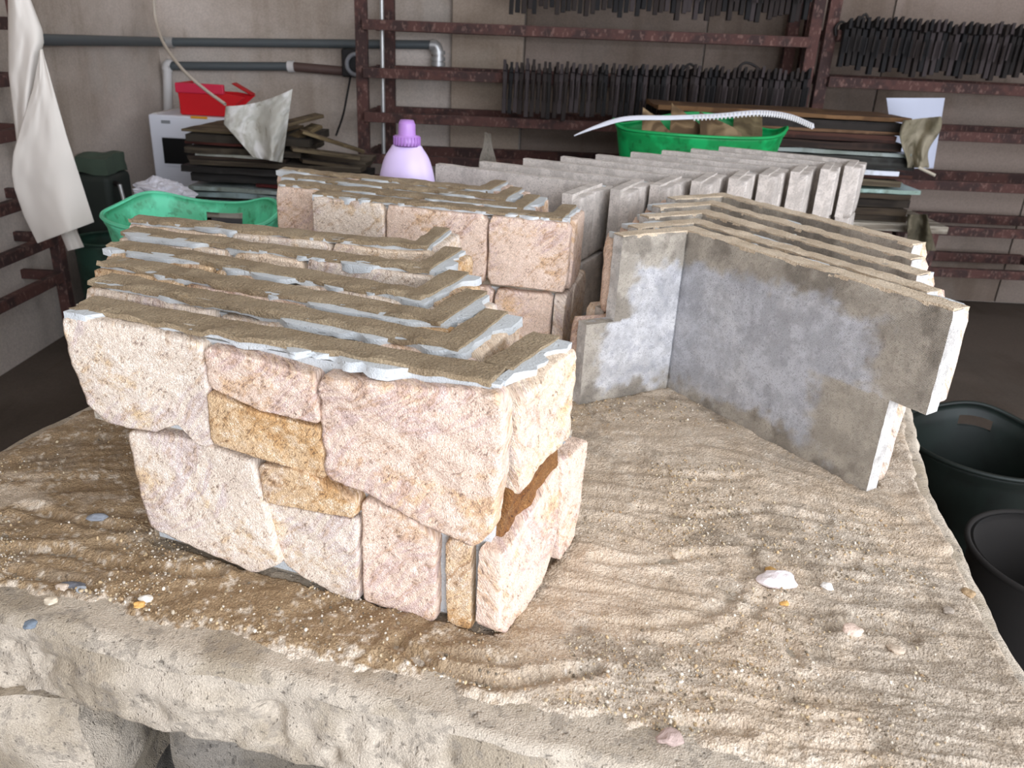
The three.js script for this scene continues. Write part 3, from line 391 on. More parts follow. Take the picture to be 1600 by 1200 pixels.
{
  const c = P(303, 336, -2.55), h = 0.34, w = P(435, 330, -2.55).x - P(170, 330, -2.55).x;
  tub('light green plastic tub with handle slot behind the near left stack', [c.x, c.y - h + 0.0, c.z], w / 2, 0.2, h, 0.74, M.tubGreen, { wave: (f) => 0.035 * bump(f, 225 * RAD, 0.42) + 0.035 * bump(f, 318 * RAD, 0.4) + 0.025 * bump(f, 0, 0.35) - 0.015 * bump(f, 90 * RAD, 0.8), hole: (d, v) => d > 262 && d < 292 && v > 0.79 && v < 0.9 });
  woodCrate('low wooden crate under the light green tub', c.x - 0.25, c.x + 0.25, 0, c.y - h - 0.002, c.z - 0.17, c.z + 0.17);
}
function woodCrate(label, x0, x1, y0, y1, z0, z1) {
  const t = thing('wooden_crate', label, 'crate', [(x0 + x1) / 2, y0, (z0 + z1) / 2]), w = (x1 - x0) / 2, d = (z1 - z0) / 2, h = y1 - y0, n = Math.max(2, Math.round(h / 0.11));
  for (let k = 0; k < n; k++) for (const s of [-1, 1]) { mesh('slat', box(-w, w, k * h / n + 0.006, (k + 1) * h / n - 0.006, s * d - (s > 0 ? 0.016 : 0), s * d + (s < 0 ? 0.016 : 0), 0.002), M.wood, t); mesh('slat', box(s * w - (s > 0 ? 0.016 : 0), s * w + (s < 0 ? 0.016 : 0), k * h / n + 0.006, (k + 1) * h / n - 0.006, -d + 0.017, d - 0.017, 0.002), M.wood, t); }
  mesh('lid', box(-w, w, h - 0.005, h, -d, d), M.wood, t); for (const a of [-1, 1]) for (const b of [-1, 1]) mesh('corner_post', box(a * (w - 0.03) - 0.012, a * (w - 0.03) + 0.012, 0, h - 0.006, b * (d - 0.03) - 0.012, b * (d - 0.03) + 0.012), M.wood, t); return t;
}
{
  const zt = -3.62, c = P(1092, 205, zt), w = P(1225, 190, zt).x - P(958, 195, zt).x, h = 0.36, y0 = c.y - h;
  tub('bright green plastic tub full of brown scraps behind the pale row', [c.x, y0, c.z], w / 2, 0.18, h, 0.74, M.tubDeep, { wave: (f) => 0.06 * bump(f, 275 * RAD, 0.7) + 0.03 * bump(f, 180 * RAD, 0.3) + 0.035 * bump(f, 5 * RAD, 0.4) - 0.004 * bump(f, 90 * RAD, 0.9) });
  woodCrate('wooden crate carrying the bright green tub', c.x - 0.33, c.x + 0.33, 0, y0 - 0.002, zt - 0.22, zt + 0.22);
  const sc = [[1004, 206, 1062, 172, -3.53], [1050, 203, 1112, 166, -3.58], [1096, 206, 1170, 180, -3.55], [1150, 204, 1200, 176, -3.62]];
  sc.forEach(([xa, ya, xb, yb, z], k) => { const a = P(xa, ya, z), b = P(xb, yb, z), g = sheet(14, 8, (u, v) => V(lerp(a.x, b.x, u) , lerp(a.y - 0.1, lerp(b.y, a.y, k === 3 ? 0.2 : u), v) + 0.012 * fbm(u * 4 + k, v * 3, k, 2), z + 0.03 * fbm(u * 2, v * 2, k + 3, 2) - 0.08 * v), 0.003); single('cardboard_scrap', g, mat([0xd2b898, 0xdcc09e, 0xc8b090, 0xb4a888][k], 0.9, { map: woodMap }), ['brown cardboard scrap with one tall corner at the left in the green tub', 'brown cardboard scrap standing highest in the green tub', 'long brown cardboard scrap in the middle of the green tub', 'olive brown scrap at the right side of the green tub'][k], 'scrap'); });
  const pts = [[897, 212], [930, 199], [975, 186], [1050, 184], [1120, 181], [1190, 176], [1235, 182], [1272, 197]].map(([a, b], k) => P(a, b, zt + [0.24, 0.2, 0.17, 0.13, 0.12, 0.12, 0.16, 0.22][k])), cu = new THREE.CatmullRomCurve3(pts), st = sheet(80, 3, (u, v) => { const q = cu.getPoint(u), wd = 0.014 * Math.min(1, 0.2 + u * 4); return V(q.x, q.y + (v - 0.5) * wd * 1.1, q.z - (v - 0.5) * wd); }, 0.004);
  const s = thing('plastic_strip', 'white ribbed plastic strip bent over the bright green tub', 'strip'); mesh('band', st, M.white, s); const teeth = []; for (let k = 0; k < 40; k++) { const q = cu.getPoint(0.5 + k * 0.0125); teeth.push(box(-0.003, 0.003, -0.014, 0.006, 0.002, 0.008).translate(q.x, q.y, q.z)); } mesh('ribs', teeth, M.whitePipe, s);
}
function sheet(nu, nv, fn, thick) {                               // a bent sheet with thickness
  const pos = [], uv = [], idx = [], grid = []; for (let j = 0; j <= nv; j++) for (let i = 0; i <= nu; i++) grid.push(fn(i / nu, j / nv)); const W = nu + 1, n = [];
  for (let j = 0; j <= nv; j++) for (let i = 0; i <= nu; i++) { const a = grid[j * W + Math.min(nu, i + 1)].clone().sub(grid[j * W + Math.max(0, i - 1)]), b = grid[Math.min(nv, j + 1) * W + i].clone().sub(grid[Math.max(0, j - 1) * W + i]); n.push(a.cross(b).normalize()); }
  for (const s of [0.5, -0.5]) for (let k = 0; k < grid.length; k++) { const q = grid[k].clone().addScaledVector(n[k], s * thick); pos.push(q.x, q.y, q.z); uv.push(grid[k].x, grid[k].y + grid[k].z); }
  const S = grid.length; for (let j = 0; j < nv; j++) for (let i = 0; i < nu; i++) { const a = j * W + i, b = a + 1, c = a + W, d = c + 1; idx.push(a, b, c, b, d, c, a + S, c + S, b + S, b + S, c + S, d + S); }
  const rimQ = (a, b) => idx.push(a, a + S, b, b, a + S, b + S); for (let i = 0; i < nu; i++) { rimQ(i, i + 1); rimQ(nv * W + i + 1, nv * W + i); } for (let j = 0; j < nv; j++) { rimQ((j + 1) * W, j * W); rimQ(j * W + nu, (j + 1) * W + nu); }
  const g = new THREE.BufferGeometry(); g.setAttribute('position', new THREE.Float32BufferAttribute(pos, 3)); g.setAttribute('uv', new THREE.Float32BufferAttribute(uv, 2)); g.setIndex(idx); g.computeVertexNormals(); return g;
}
{ // dark tub and bucket on the floor at the right
  const c = PY(1530, 690, 0.36); tub('dark green plastic tub on the floor beside the slab', [c.x + 0.02, 0, c.z], 0.23, 0.23, 0.36, 0.78, M.tubDark, { wave: (f) => 0.03 * bump(f, 290 * RAD, 0.5), hole: (d, v) => d > 276 && d < 302 && v > 0.8 && v < 0.92 });
  const b = PY(1590, 860, 0.4); tub('dark brown bucket on the floor in front of the dark green tub', [b.x + 0.12, 0, b.z], 0.2, 0.2, 0.38, 0.8, mat(0x17130f, 0.9), {});
}

// ------------------------------------------------------------------ pipes and wires on the walls
{
  const zw = ZB + 0.05, a0 = P(247, 65, zw), l0 = P(60, 62, ZB).clone(); const t = thing('wall_pipe', 'long dark grey pipe running high across both walls to a steel elbow', 'pipe');
  const dl = ray(60, 62), kx = (XL + 0.05) / dl.x, lp = EYE.clone().addScaledVector(dl, kx), corner = V(XL + 0.05, a0.y, zw), e = P(672, 70, zw);
  mesh('pipe', rod(lp, corner, 0.024), M.pipe, t); mesh('pipe', rod(corner, e, 0.024), M.pipe, t); mesh('fitting', rod(V(corner.x - 0.0, corner.y, zw), V(corner.x + 0.06, corner.y, zw), 0.03), M.zinc, t);
  const dn = P(684, 104, zw); mesh('elbow', tube([e, P(681, 72, zw), P(685, 84, zw), dn], 0.03, 20, 12), M.zinc, t); for (const y of [82, 92, 100]) { const q = P(684.5, y, zw); mesh('collar', new THREE.CylinderGeometry(0.041, 0.041, 0.02, 16).translate(q.x, q.y, q.z), M.zinc, t); }
  const t2 = thing('wall_pipe', 'lower grey pipe on the back wall above the white cabinet', 'pipe'), b0 = P(268, 103, zw), b1 = P(456, 104, zw), b2 = P(545, 112, zw); mesh('pipe', rod(b0, b1, 0.024), M.pipe, t2); mesh('pipe', rod(b1, b2, 0.026), mat(0x5a4640, 0.6), t2); mesh('fitting', rod(P(450, 104, zw), P(460, 104, zw), 0.032), M.whitePipe, t2);
  const down = P(262, 172, zw); mesh('elbow', tube([b0, P(263, 101, zw), P(261, 110, zw)], 0.03, 12, 12), M.whitePipe, t2); mesh('drop_pipe', rod(P(261.5, 106, zw), V(down.x, 0.9, zw), 0.025), M.whitePipe, t2);
  const v = P(552, 100, zw), vt = thing('valve', 'dark valve with pale round handle at the end of the lower pipe', 'valve', v); mesh('body', box(-0.06, 0.05, -0.07, 0.08, -0.03, 0.04, 0.01), M.black, vt); mesh('handwheel', new THREE.TorusGeometry(0.055, 0.012, 10, 24).translate(0.03, 0, 0.06), M.grey, vt);
  single('cable', tube([P(548, 118, zw), P(542, 150, zw), P(536, 180, zw), P(525, 212, zw)], 0.006, 20, 6), M.black, 'thin black cable hanging down the wall from the valve', 'cable');
  single('rope', tube([P(240, -10, -4.6), P(243, 30, -4.6), P(256, 68, -4.4), P(285, 108, -4.2), P(318, 138, -4.1), P(352, 163, -4.02)], 0.008, 40, 7), mat(0xcdc2b2, 0.8), 'pale rope hanging across the wall down to the draped sheet', 'rope');
}

// ------------------------------------------------------------------ white cabinet with the red dustpan
{
  const zf = -4.35, a = P(230, 178, zf), w = P(400, 178, zf).x - a.x, t = thing('white_cabinet', 'white metal cabinet with dark window in the wall corner', 'cabinet', [a.x, 0, zf]), h = a.y;
  mesh('body', box(0, w, 0, h, -0.4, 0, 0.012), M.white, t); const q = (x, y) => { const p = P(x, y, zf); return [p.x - a.x, p.y]; }, [x0, y0] = q(258, 255), [x1, y1] = q(300, 217);
  mesh('window_frame', box(x0 - 0.012, x1 + 0.012, y0 - 0.012, y1 + 0.012, 0, 0.004), M.white, t); mesh('window', box(x0, x1, y0, y1, 0.001, 0.008, 0.003), M.darkHole, t); { const [lx, ly] = q(252, 190), [mx] = q(266, 190); mesh('badge', box(lx, mx, ly - 0.008, ly + 0.008, 0, 0.004, 0.001), M.grey, t); const [ox, oy] = q(298, 183), [px] = q(324, 183); mesh('sticker', box(ox, px, oy - 0.006, oy + 0.006, 0, 0.003, 0.001), M.orange, t); }
  for (const sx of [0.03, w - 0.03]) mesh('top_rail', box(sx - 0.012, sx + 0.012, h, h + 0.004, -0.38, -0.02), M.whitePipe, t);
  const zr = -4.5, l = P(286, 127, zr), r = P(360, 127, zr), tip = P(390, 142, zr), b = h + 0.005, d = thing('red_dustpan', 'red plastic dustpan box lying on the white cabinet', 'dustpan', [l.x, b, zr]), W = r.x - l.x, HH = l.y - b, T = tip.x - l.x, s = new THREE.Shape(); s.moveTo(0.02, 0); s.lineTo(W * 0.94, 0); s.lineTo(T, HH * 0.62); s.lineTo(W, HH * 0.7); s.lineTo(0.012, HH * 0.7);
  mesh('front', new THREE.ExtrudeGeometry(s, { depth: 0.006, bevelEnabled: true, bevelSize: 0.003, bevelThickness: 0.003, bevelSegments: 1 }).translate(0, 0, 0.1), M.red, d); mesh('rear', new THREE.ExtrudeGeometry(s, { depth: 0.006, bevelEnabled: false }).translate(0, 0, -0.1), M.red, d);
  mesh('lip', box(0, W, HH * 0.68, HH, 0.09, 0.118, 0.006), mat(0xd8284a, 0.5), d); mesh('floor_plate', box(0.02, W * 0.94, 0, 0.008, -0.1, 0.1), M.red, d); mesh('end_plate', box(0.008, 0.018, 0, HH, -0.1, 0.1, 0.003), M.red, d); const rp = sheet(6, 2, (u, v) => V(lerp(W, T, u), lerp(HH, HH * 0.66, u), lerp(-0.09, -0.02, v)), 0.006); mesh('scoop_edge', rp, M.red, d);
}

// ------------------------------------------------------------------ boards on the bench at the left
function bench(label, x0, x1, h, z0, z1) { const t = thing('bench', label, 'bench', [(x0 + x1) / 2, 0, (z0 + z1) / 2]), w = (x1 - x0) / 2, d = (z1 - z0) / 2; mesh('top', box(-w, w, h - 0.035, h, -d, d, 0.004), M.wood, t); for (const a of [-1, 1]) for (const b of [-1, 1]) mesh('leg', box(a * (w - 0.05) - 0.025, a * (w - 0.05) + 0.025, 0, h - 0.036, b * (d - 0.05) - 0.025, b * (d - 0.05) + 0.025, 0.003), M.rust, t); return t; }
function boardPile(zc, depth, y0, rowsOf, group, fits) {
  let y = y0; rowsOf.forEach(([x0, x1, th, c, name, label, yaw, rough], k) => {
    const yp = 1.0, a = P(x0, 250, zc + depth / 2).x, b = P(x1, 250, zc + depth / 2).x, w = b - a, g = roughBox(-w / 2, w / 2, 0, th, -depth / 2 + 0.02 * vn(k, 1, 2), depth / 2 + 0.03 * vn(k, 3, 4), 0.05, 0.0, 9, k), r = rng(k + 40), p = g.attributes.position, warp = (rough || 0) * 0.012;
    for (let i = 0; i < p.count; i++) { const X = p.getX(i), Z = p.getZ(i), Y = p.getY(i), top = Y > th / 2; p.setXYZ(i, X + 0.012 * vn(Z * 14, k, Y * 9), Y + (top ? warp * (0.5 + 0.5 * vn(X * 5, k, Z * 5)) : 0), Z + 0.012 * vn(X * 12, k * 3, Y * 9)); } g.computeVertexNormals();
    const o = single(name, g, mat(c, name === 'plastic_sheet' ? 0.4 : 0.85, { map: name === 'plastic_sheet' ? dirtyMap : woodMap }), label, name === 'plastic_sheet' ? 'sheet' : 'board', group); o.position.set((a + b) / 2, y, zc); o.rotation.y = yaw || 0; y += th + warp + 0.001;
  }); return y;
}
const zl = -3.95, yl = P(360, 330, -3.7).y;
bench('low bench under the pile of boards at the left', P(275, 300, zl).x, P(575, 300, zl).x, yl, zl - 0.25, zl + 0.25);
const leftTop = boardPile(zl, 0.46, yl + 0.001, [
  [278, 520, 0.016, 0x5e5248, 'board', 'dark brown board at the very bottom of the left pile'], [282, 462, 0.012, 0x9fb4b4, 'plastic_sheet', 'lowest blue grey sheet in the left pile', 0.05, 1], [290, 560, 0.014, 0x6e5a48, 'board', 'brown board between the blue grey sheets of the left pile', -0.03], [284, 455, 0.012, 0x93a6a8, 'plastic_sheet', 'thicker blue grey sheet above the brown board of the left pile', 0.02, 1.2], [292, 500, 0.012, 0xa4b0ae, 'plastic_sheet', 'pale blue grey sheet topmost of the blue sheets in the left pile', -0.04, 1],
  [392, 570, 0.012, 0x8c2020, 'board', 'dark red strip at the right in the left pile', 0.02], [290, 560, 0.03, 0x3c3c40, 'board', 'thick charcoal board in the left pile', 0.03, 0.8], [286, 528, 0.024, 0x4a4a4e, 'board', 'dark grey warped board over the charcoal board', -0.05, 1], [296, 562, 0.02, 0x8e867a, 'board', 'wide grey brown board half way up the left pile', 0.02], [290, 440, 0.018, 0x5a4a40, 'board', 'brown board under the white strip of the left pile', 0.04], [312, 420, 0.012, 0xcfd0c8, 'plastic_sheet', 'white strip sticking out of the left pile', -0.06], [292, 470, 0.02, 0x6c6458, 'board', 'weathered board over the white strip of the left pile', 0.02, 1],
  [295, 385, 0.012, 0x7c3c34, 'board', 'red brown thin board near the top of the left pile', -0.03], [290, 480, 0.028, 0x4c463e, 'board', 'dark thick board second from the top of the left pile', 0.03, 0.6], [286, 430, 0.01, 0x8a7c64, 'board', 'olive board with dark red edge on top of the left pile', -0.08]], 'boards in the left pile');
{ // loose planks at the right of the pile and the draped sheet
  [[470, 566, 205, 236, 0xa89878, -3.78, 'upper yellowish plank leaning out of the left pile'], [455, 560, 232, 246, 0x9a8e78, -3.7, 'grey plank below the yellowish plank of the left pile'], [470, 566, 250, 262, 0x6e6252, -3.72, 'dark plank at the right foot of the left pile'], [440, 500, 195, 180, 0x877860, -3.84, 'short plank pointing up beside the draped sheet'], [446, 496, 222, 196, 0x9a8a6a, -3.8, 'narrow plank slanting up to the right of the draped sheet']].forEach(([x0, x1, y0, y1, c, z, label]) => single('plank', beam(P(x0, y0, z), P(x1, y1, z - 0.12), 0.09, 0.016), mat(c, 0.88, { map: woodMap }), label, 'plank'));
  const g = sheet(36, 36, (u, v) => { const tl = [350, 166], tr = [457, 139], bl = [392, 246], br = [441, 254], lx = edge([[0, 353], [0.35, 350], [0.6, 368], [1, 396]], v), rx = lerp(tr[0], br[0], v), X = lerp(lx, rx, u), Y = lerp(lerp(tl[1], tr[1], u * u), lerp(bl[1], br[1], u), v), z = -3.62 + 0.05 * Math.sin(u * 9 + v * 2) * (0.3 + 0.7 * v) + 0.025 * fbm(u * 6, v * 6, 2, 3) - 0.1 * (1 - v); return P(X, Y, z); }, 0.002);
  single('draped_sheet', g, mat(0xe2e0dc, 0.7, { map: dirtyMap }), 'crumpled grey white sheet draped over the left pile of boards', 'sheet');
  const bag = P(255, 298, -3.55), bg = new THREE.IcosahedronGeometry(1, 14), p = bg.attributes.position; for (let i = 0; i < p.count; i++) { const x = p.getX(i), y = p.getY(i), z = p.getZ(i), d = 0.75 + 0.34 * fbm(x * 2.2, y * 2.2, z * 2.2, 3) + 0.16 * Math.abs(fbm(x * 6, y * 6, z * 6, 3)); p.setXYZ(i, x * d * 0.14 - 0.03 * y, Math.max(-0.055, y * d * 0.075), z * d * 0.1); } bg.computeVertexNormals();
  const bo = single('plastic_bag', bg, mat(0xdedde4, 0.45), 'crumpled white plastic bag beside the white cabinet', 'bag'); bo.position.copy(bag).y -= 0.01; const sb = bag.y - 0.065;
  woodCrate('grey green box under the white plastic bag', bag.x - 0.08, bag.x + 0.12, 0, sb, bag.z - 0.1, bag.z + 0.1);
}

// ------------------------------------------------------------------ the steel racks with clamps
const ZR = -4.5, ZK = -4.85;
function rack(label, xl, xr, levels, postsAt, opt = {}) {
  const t = thing('storage_rack', label, 'rack'); const post = (x0, y0, x1, y1, z, zx = z) => { const a = P(x0, y0, zx); mesh('post', beam(V(a.x, 0, z), V(a.x, 2.35, z), 0.06, 0.05), M.rust, t); };
  for (const [x, y, z, zx] of postsAt) post(x, y, 0, 0, z, zx);
  for (const [y0, y1] of levels) { const a = P(xl, y0, ZR + 0.03), b = P(xr, y1, ZR + 0.03); a.x = P(xl, 90, ZR).x; b.x = P(xr, 90, ZR).x; const Y = (a.y + b.y) / 2 , ya = lerp(a.y, Y, 0.5), yb = lerp(b.y, Y, 0.5); mesh('rail', beam(V(a.x, ya, ZR + 0.045), V(b.x, yb, ZR + 0.045), 0.035, 0.05), M.rust, t); const bx = opt.back ?? 0; mesh('rail', beam(V(a.x + bx, ya, ZK), V(b.x + bx, yb, ZK), 0.04, 0.055), M.rust, t); for (const x of [a.x, b.x]) mesh('cross_bar', beam(V(x, x === a.x ? ya : yb, ZR + 0.02), V(x + bx, x === a.x ? ya : yb, ZK), 0.035, 0.04), M.rust, t); }
  return t;
}
rack('rust red steel rack along the back wall, left of the double post', 570, 1258, [[-46, -28], [42, 62], [118, 134], [186, 206], [250, 272], [318, 340], [385, 405]], [[567, 135, ZR], [609, 100, ZK], [1264, 90, ZR], [1262, 90, ZK, ZR]]);
rack('rust red steel rack along the back wall, right of the double post', 1296, 1760, [[56, 74], [128, 150], [206, 222], [283, 300], [352, 372], [418, 436]], [[1290, 85, ZR], [1292, 85, ZK, ZR]]);
single('thin_pole', rod(V(P(598, 130, -4.62).x, 0, -4.62), V(P(598, 130, -4.62).x, 2.3, -4.62), 0.011), M.zinc, 'thin pale pole standing inside the left end of the rack', 'pole');
{ const a = P(705, 130, -4.94), b = P(815, 130, -4.94); single('wall_board', box(a.x, b.x, 0, 2.2, -4.96, -4.94, 0.003), mat(0xd2cac0, 0.9, { map: plasterMap }), 'tall pale board leaning on the back wall behind the rack', 'board'); }
{ const a = P(818, 130, -4.97).x, t = thing('added_dim_sheets', 'grey brown sheets added to darken the back wall behind the clamps', 'cladding', [0, 0, -4.985]), m = mat(0xb2aaa5, 0.9, { map: plasterMap }); for (let k = 0; k < 4; k++) mesh('sheet', box(a + k * 1.02, a + 1.01 + k * 1.02, 0.01, 2.4, 0, 0.012, 0.003), m, t); }  // sheets added to darken the back wall; its dimness sits in their colour
// clamps: a flat bar with a hook at the top, a sliding jaw and a screw with a bent handle
function clampThing(label, group, long) {
  const t = thing('bar_clamp', label, 'clamp', [0, 0, 0], 0, group); mesh('bar', box(-0.011, 0.011, -long, 0.03, -0.016, 0.016, 0.002), M.iron, t);
  const s = new THREE.Shape(); s.moveTo(-0.03, 0); s.lineTo(0.1, 0.02); s.lineTo(0.1, 0.07); s.lineTo(0.06, 0.05); s.lineTo(-0.03, 0.04); mesh('jaw', metreUV(new THREE.ExtrudeGeometry(s, { depth: 0.014, bevelEnabled: false }).rotateY(-Math.PI / 2).translate(0.007, -0.01, -0.05)), M.iron, t);
  mesh('screw', rod(V(0, -0.03, 0.06), V(0, -long * 0.6, 0.055), 0.006, 7), M.iron, t); return t;
}
const clampMats = [0x1c1715, 0x28201d, 0x141213, 0x3a3232, 0x241b18].map((c) => mat(c, 0.85, { metalness: 0.0 }));
function clampRow(label, group, x0, x1, yTopL, yTopR, n, long, seed, wires) {
  const r = rng(seed); let proto; const rail = P(x0, yTopL, ZR), railB = P(x1, yTopR, ZR);
  for (let i = 0; i < n; i++) {
    const u = i / (n - 1), o = i ? copy(proto) : clampThing(label, group, long); if (!i) proto = o; const x = lerp(rail.x, railB.x, u) + (r() - 0.5) * 0.007, y = lerp(rail.y, railB.y, u);
    o.position.set(x, y + (r() - 0.5) * 0.014, ZR + 0.1 + (r() - 0.5) * 0.006); o.rotation.set((r() - 0.5) * 0.03, (r() - 0.5) * 0.16, (r() - 0.5) * 0.03); const m = clampMats[Math.floor(r() * 5)]; for (const c of o.children) c.material = m; o.scale.y = 0.88 + 0.22 * r();
  }
}
clampRow('dark iron bar clamp hanging in the long middle row over the tub', 'bar clamps in the middle row', 790, 1248, 112, 126, 54, 0.205, 5);
clampRow('dark iron bar clamp hanging in the topmost row of the rack', 'bar clamps in the top row', 803, 1256, -50, -34, 52, 0.19, 6);
clampRow('dark iron bar clamp hanging in the right hand rack', 'bar clamps in the right rack', 1312, 1640, 46, 64, 36, 0.18, 7);
[[1335, 48, 1352, 22, 1358, 44, 'bent iron wire with a peak over the right rack'], [1455, 46, 1474, 37, 1478, 56, 'bent iron wire curving over the middle of the right rack'], [1522, 46, 1531, 39, 1540, 48, 'small iron wire loop at the right of the right rack'], [1306, 42, 1316, 34, 1324, 46, 'small iron wire loop beside the double post'], [1560, 46, 1570, 40, 1578, 48, 'iron wire loop at the far right of the right rack'], [1150, 112, 1165, 98, 1186, 108, 'looped iron wire lying on the middle row of clamps'], [1066, 112, 1078, 100, 1090, 112, 'short iron wire standing over the middle row of clamps']].forEach(([a, b, c, d, e, f, l]) => single('bent_wire', tube([P(a, b + 14, ZR + 0.04), P(a, b, ZR + 0.04), P(c, d, ZR + 0.04), P(e, f, ZR + 0.04), P(e, f + 14, ZR + 0.04)], 0.007, 26, 6), M.iron, l, 'wire'));

// ------------------------------------------------------------------ boards and rags on the bench at the right
{
  const zc = -4.12, x0 = P(1020, 250, zc).x, y0 = P(1230, 178, zc + 0.2).y - 0.47; bench('bench under the pile of boards at the right', P(1050, 250, zc).x, P(1470, 250, zc).x, y0, zc - 0.2, zc + 0.24);
  boardPile(zc, 0.4, y0 + 0.001, [
    [1080, 1440, 0.03, 0x5c5042, 'board', 'dark board at the bottom of the right pile'], [1100, 1436, 0.028, 0x6e6050, 'board', 'grey brown board above the lowest one of the right pile', 0.02, 0.6], [1090, 1442, 0.03, 0x4e443a, 'board', 'dark warped board in the lower half of the right pile', -0.02, 1], [1120, 1440, 0.022, 0x6a5c4c, 'board', 'brown board under the pale green sheet', 0.01], [1110, 1452, 0.016, 0xa9c4bc, 'plastic_sheet', 'pale green glassy sheet in the right pile', 0.05, 1.2], [1110, 1420, 0.02, 0xa09684, 'board', 'grey beige board over the pale green sheet', -0.03, 1], [1100, 1436, 0.02, 0x6a4034, 'board', 'red brown board in the middle of the right pile', 0.02], [1120, 1412, 0.02, 0xd8dce6, 'plastic_sheet', 'white plate in the middle of the right pile', -0.02, 0.5], [1080, 1430, 0.05, 0x54585a, 'board', 'thick slate grey board in the right pile', 0.02, 0.6],
    [1090, 1420, 0.012, 0x8a948e, 'plastic_sheet', 'thin grey green sheet above the slate board', -0.02, 0.8], [1060, 1404, 0.03, 0x503c34, 'board', 'dark brown board below the red brown plank', 0.01, 0.8], [1050, 1392, 0.03, 0x6a4034, 'board', 'red brown plank with a pale end in the right pile', -0.01], [1040, 1408, 0.014, 0xa88468, 'board', 'light brown board third from the top of the right pile', 0.015], [1040, 1398, 0.034, 0x3a3432, 'board', 'charcoal board under the top board of the right pile', 0.01, 0.7], [1022, 1416, 0.012, 0xa07a54, 'board', 'orange brown warped board on top of the right pile', -0.012, 1]], 'boards in the right pile');
  const zs = zc + 0.1, b0 = sheet(8, 20, (u, v) => P(lerp(lerp(1385, 1400, v), lerp(1476, 1458, v), u), lerp(153, 263, v), zc - 0.22 + 0.02 * Math.sin(u * 4)), 0.004); single('hanging_sheet', b0, mat(0xc9cfe0, 0.6), 'bluish white sheet hanging behind the right end of the boards', 'sheet');
  const rag = sheet(24, 30, (u, v) => P(lerp(1412 - 6 * Math.sin(v * 5), lerp(1470, 1448, v) + 5 * Math.sin(v * 7), u), lerp(188 - 6 * u, 262, v), zc + 0.24 + 0.035 * Math.sin(u * 8 + v * 3) + 0.03 * fbm(u * 5, v * 5, 3, 3)), 0.004); single('rag', rag, mat(0x9a917c, 0.95, { map: dirtyMap }), 'grey beige rag hanging from the right end of the boards', 'rag');
  const rag2 = sheet(20, 24, (u, v) => P(lerp(1418, lerp(1448, 1462, v), u), lerp(335, 392, v), zc + 0.3 + 0.035 * Math.sin(u * 7 + v * 3) + 0.03 * fbm(u * 5, v * 5, 9, 3)), 0.004); single('rag', rag2, mat(0x6c6452, 0.95, { map: dirtyMap }), 'dark olive rag hanging low at the right end of the boards', 'rag');
  single('stick', rod(P(1436, 262, zc + 0.28), P(1461, 274, zc + 0.34), 0.007, 8), mat(0xcfc6b2, 0.8), 'short pale stick poking out under the rag', 'stick');
}

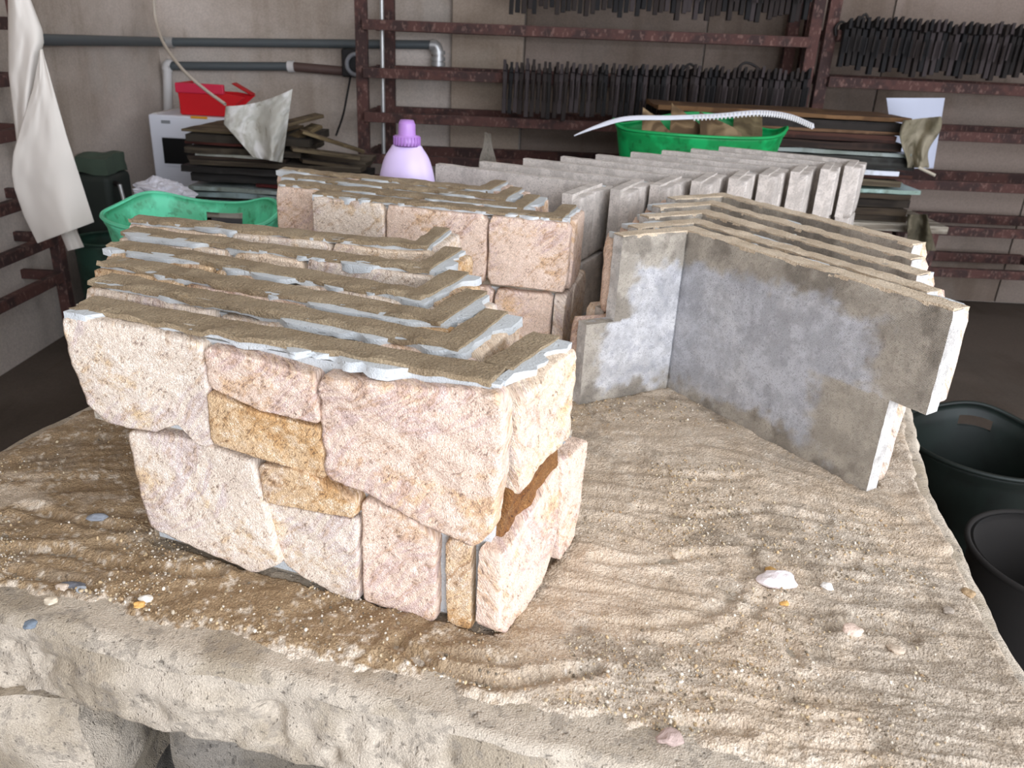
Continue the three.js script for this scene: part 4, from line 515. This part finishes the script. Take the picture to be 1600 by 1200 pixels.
// ------------------------------------------------------------------ the rack, the cloth and the drums at the left wall
{
  const t = thing('side_rack', 'rusty steel rack along the left wall behind the hanging cloth', 'rack'), zf = -3.35, xf = P(92, 400, zf).x;
  mesh('post', beam(V(xf, 0, zf), V(xf, 1.95, zf), 0.045, 0.045), M.rust, t); mesh('post', beam(V(xf - 0.22, 0, zf), V(xf - 0.22, 1.95, zf), 0.045, 0.045), M.rust, t);
  for (const [y, k] of [[430, 0], [372, 0], [305, 0], [205, 0], [125, 0], [40, 0]]) { const Y = P(88, y, zf).y; mesh('rail', beam(V(xf, Y, zf), V(xf - 0.02, Y, -1.7), 0.035, 0.045), M.rust, t); mesh('rail', beam(V(xf - 0.22, Y, zf), V(xf - 0.24, Y, -1.7), 0.035, 0.045), M.rust, t); mesh('cross_bar', beam(V(xf, Y, zf), V(xf - 0.22, Y, zf), 0.03, 0.04), M.rust, t); }
  const cl = thing('hanging_cloth', 'cream cloth hanging in a long fold from the left rack', 'cloth'), zc = -2.92;
  const rl = [[0, 13], [0.5, 14], [1, 30]], rr = [[0, 40], [0.25, 66], [0.32, 68], [0.4, 62], [0.6, 54], [1, 40]];
  mesh('rolled_top', sheet(18, 50, (u, v) => P(lerp(edge(rl, v), edge(rr, v), u), lerp(-20, 250, v), zc - 0.03 + 0.05 * Math.sin(u * 3.1) + 0.012 * Math.sin(u * 8 + v * 3) + 0.008 * fbm(u * 4, v * 5, 1, 2)), 0.003), M.cloth, cl);
  const fl = [[0, 63], [0.2, 52], [0.38, 35], [0.54, 21], [0.64, 19], [0.72, 23], [0.86, 38], [1, 59]], fr = [[0, 66], [0.5, 104], [1, 147]];
  mesh('front_fold', sheet(30, 60, (u, v) => P(lerp(edge(fl, v), edge(fr, v), u), lerp(77, lerp(380, 347, u), v), zc + 0.03 + 0.05 * Math.sin(u * 3.1) * v + 0.01 * Math.sin(u * 7 + v * 4) * v + 0.008 * fbm(u * 4, v * 5, 1, 2)), 0.003), M.cloth, cl);
  mesh('rear_fold', sheet(14, 40, (u, v) => P(lerp(lerp(40, 106, v), lerp(62, 131, v), u), lerp(230, lerp(392, 386, u), v), zc - 0.05 + 0.01 * Math.sin(u * 6)), 0.003), M.cloth, cl);
  const d = P(168, 385, -3.6); tub('dark green drum standing on the floor behind the hanging cloth', [d.x, 0, -3.6], 0.135, 0.135, P(150, 372, -3.6).y, 0.9, mat(0x27473a, 0.6, { map: dirtyMap }), {});
  const m0 = P(158, 300, -3.9), mt = thing('motor_housing', 'dark green machine housing half hidden behind the cloth', 'machine', [m0.x + 0.02, 0, -3.95]), mh = P(145, 250, -3.9).y; mesh('housing', box(-0.14, 0.06, 0.4, mh - 0.06, -0.12, 0.12, 0.03), mat(0x2c332e, 0.7), mt); mesh('cover', roughBox(-0.1, 0.05, mh - 0.06, mh + 0.02, -0.1, 0.1, 0.02, 0.02, 10, 4), mat(0x4a5a4c, 0.8), mt); mesh('stand', box(-0.12, 0.04, 0, 0.4, -0.1, 0.1, 0.01), M.iron, mt); mesh('lever', rod(V(0.1, mh - 0.1, 0.1), V(0.14, mh - 0.32, 0.12), 0.009), M.zinc, mt); mesh('lever_joint', rod(V(0.05, mh - 0.1, 0.06), V(0.1, mh - 0.1, 0.1), 0.012), M.iron, mt);
}

scene.traverse((o) => { if (o.isMesh) { o.castShadow = true; o.receiveShadow = true; } });
renderer.render(scene, camera);
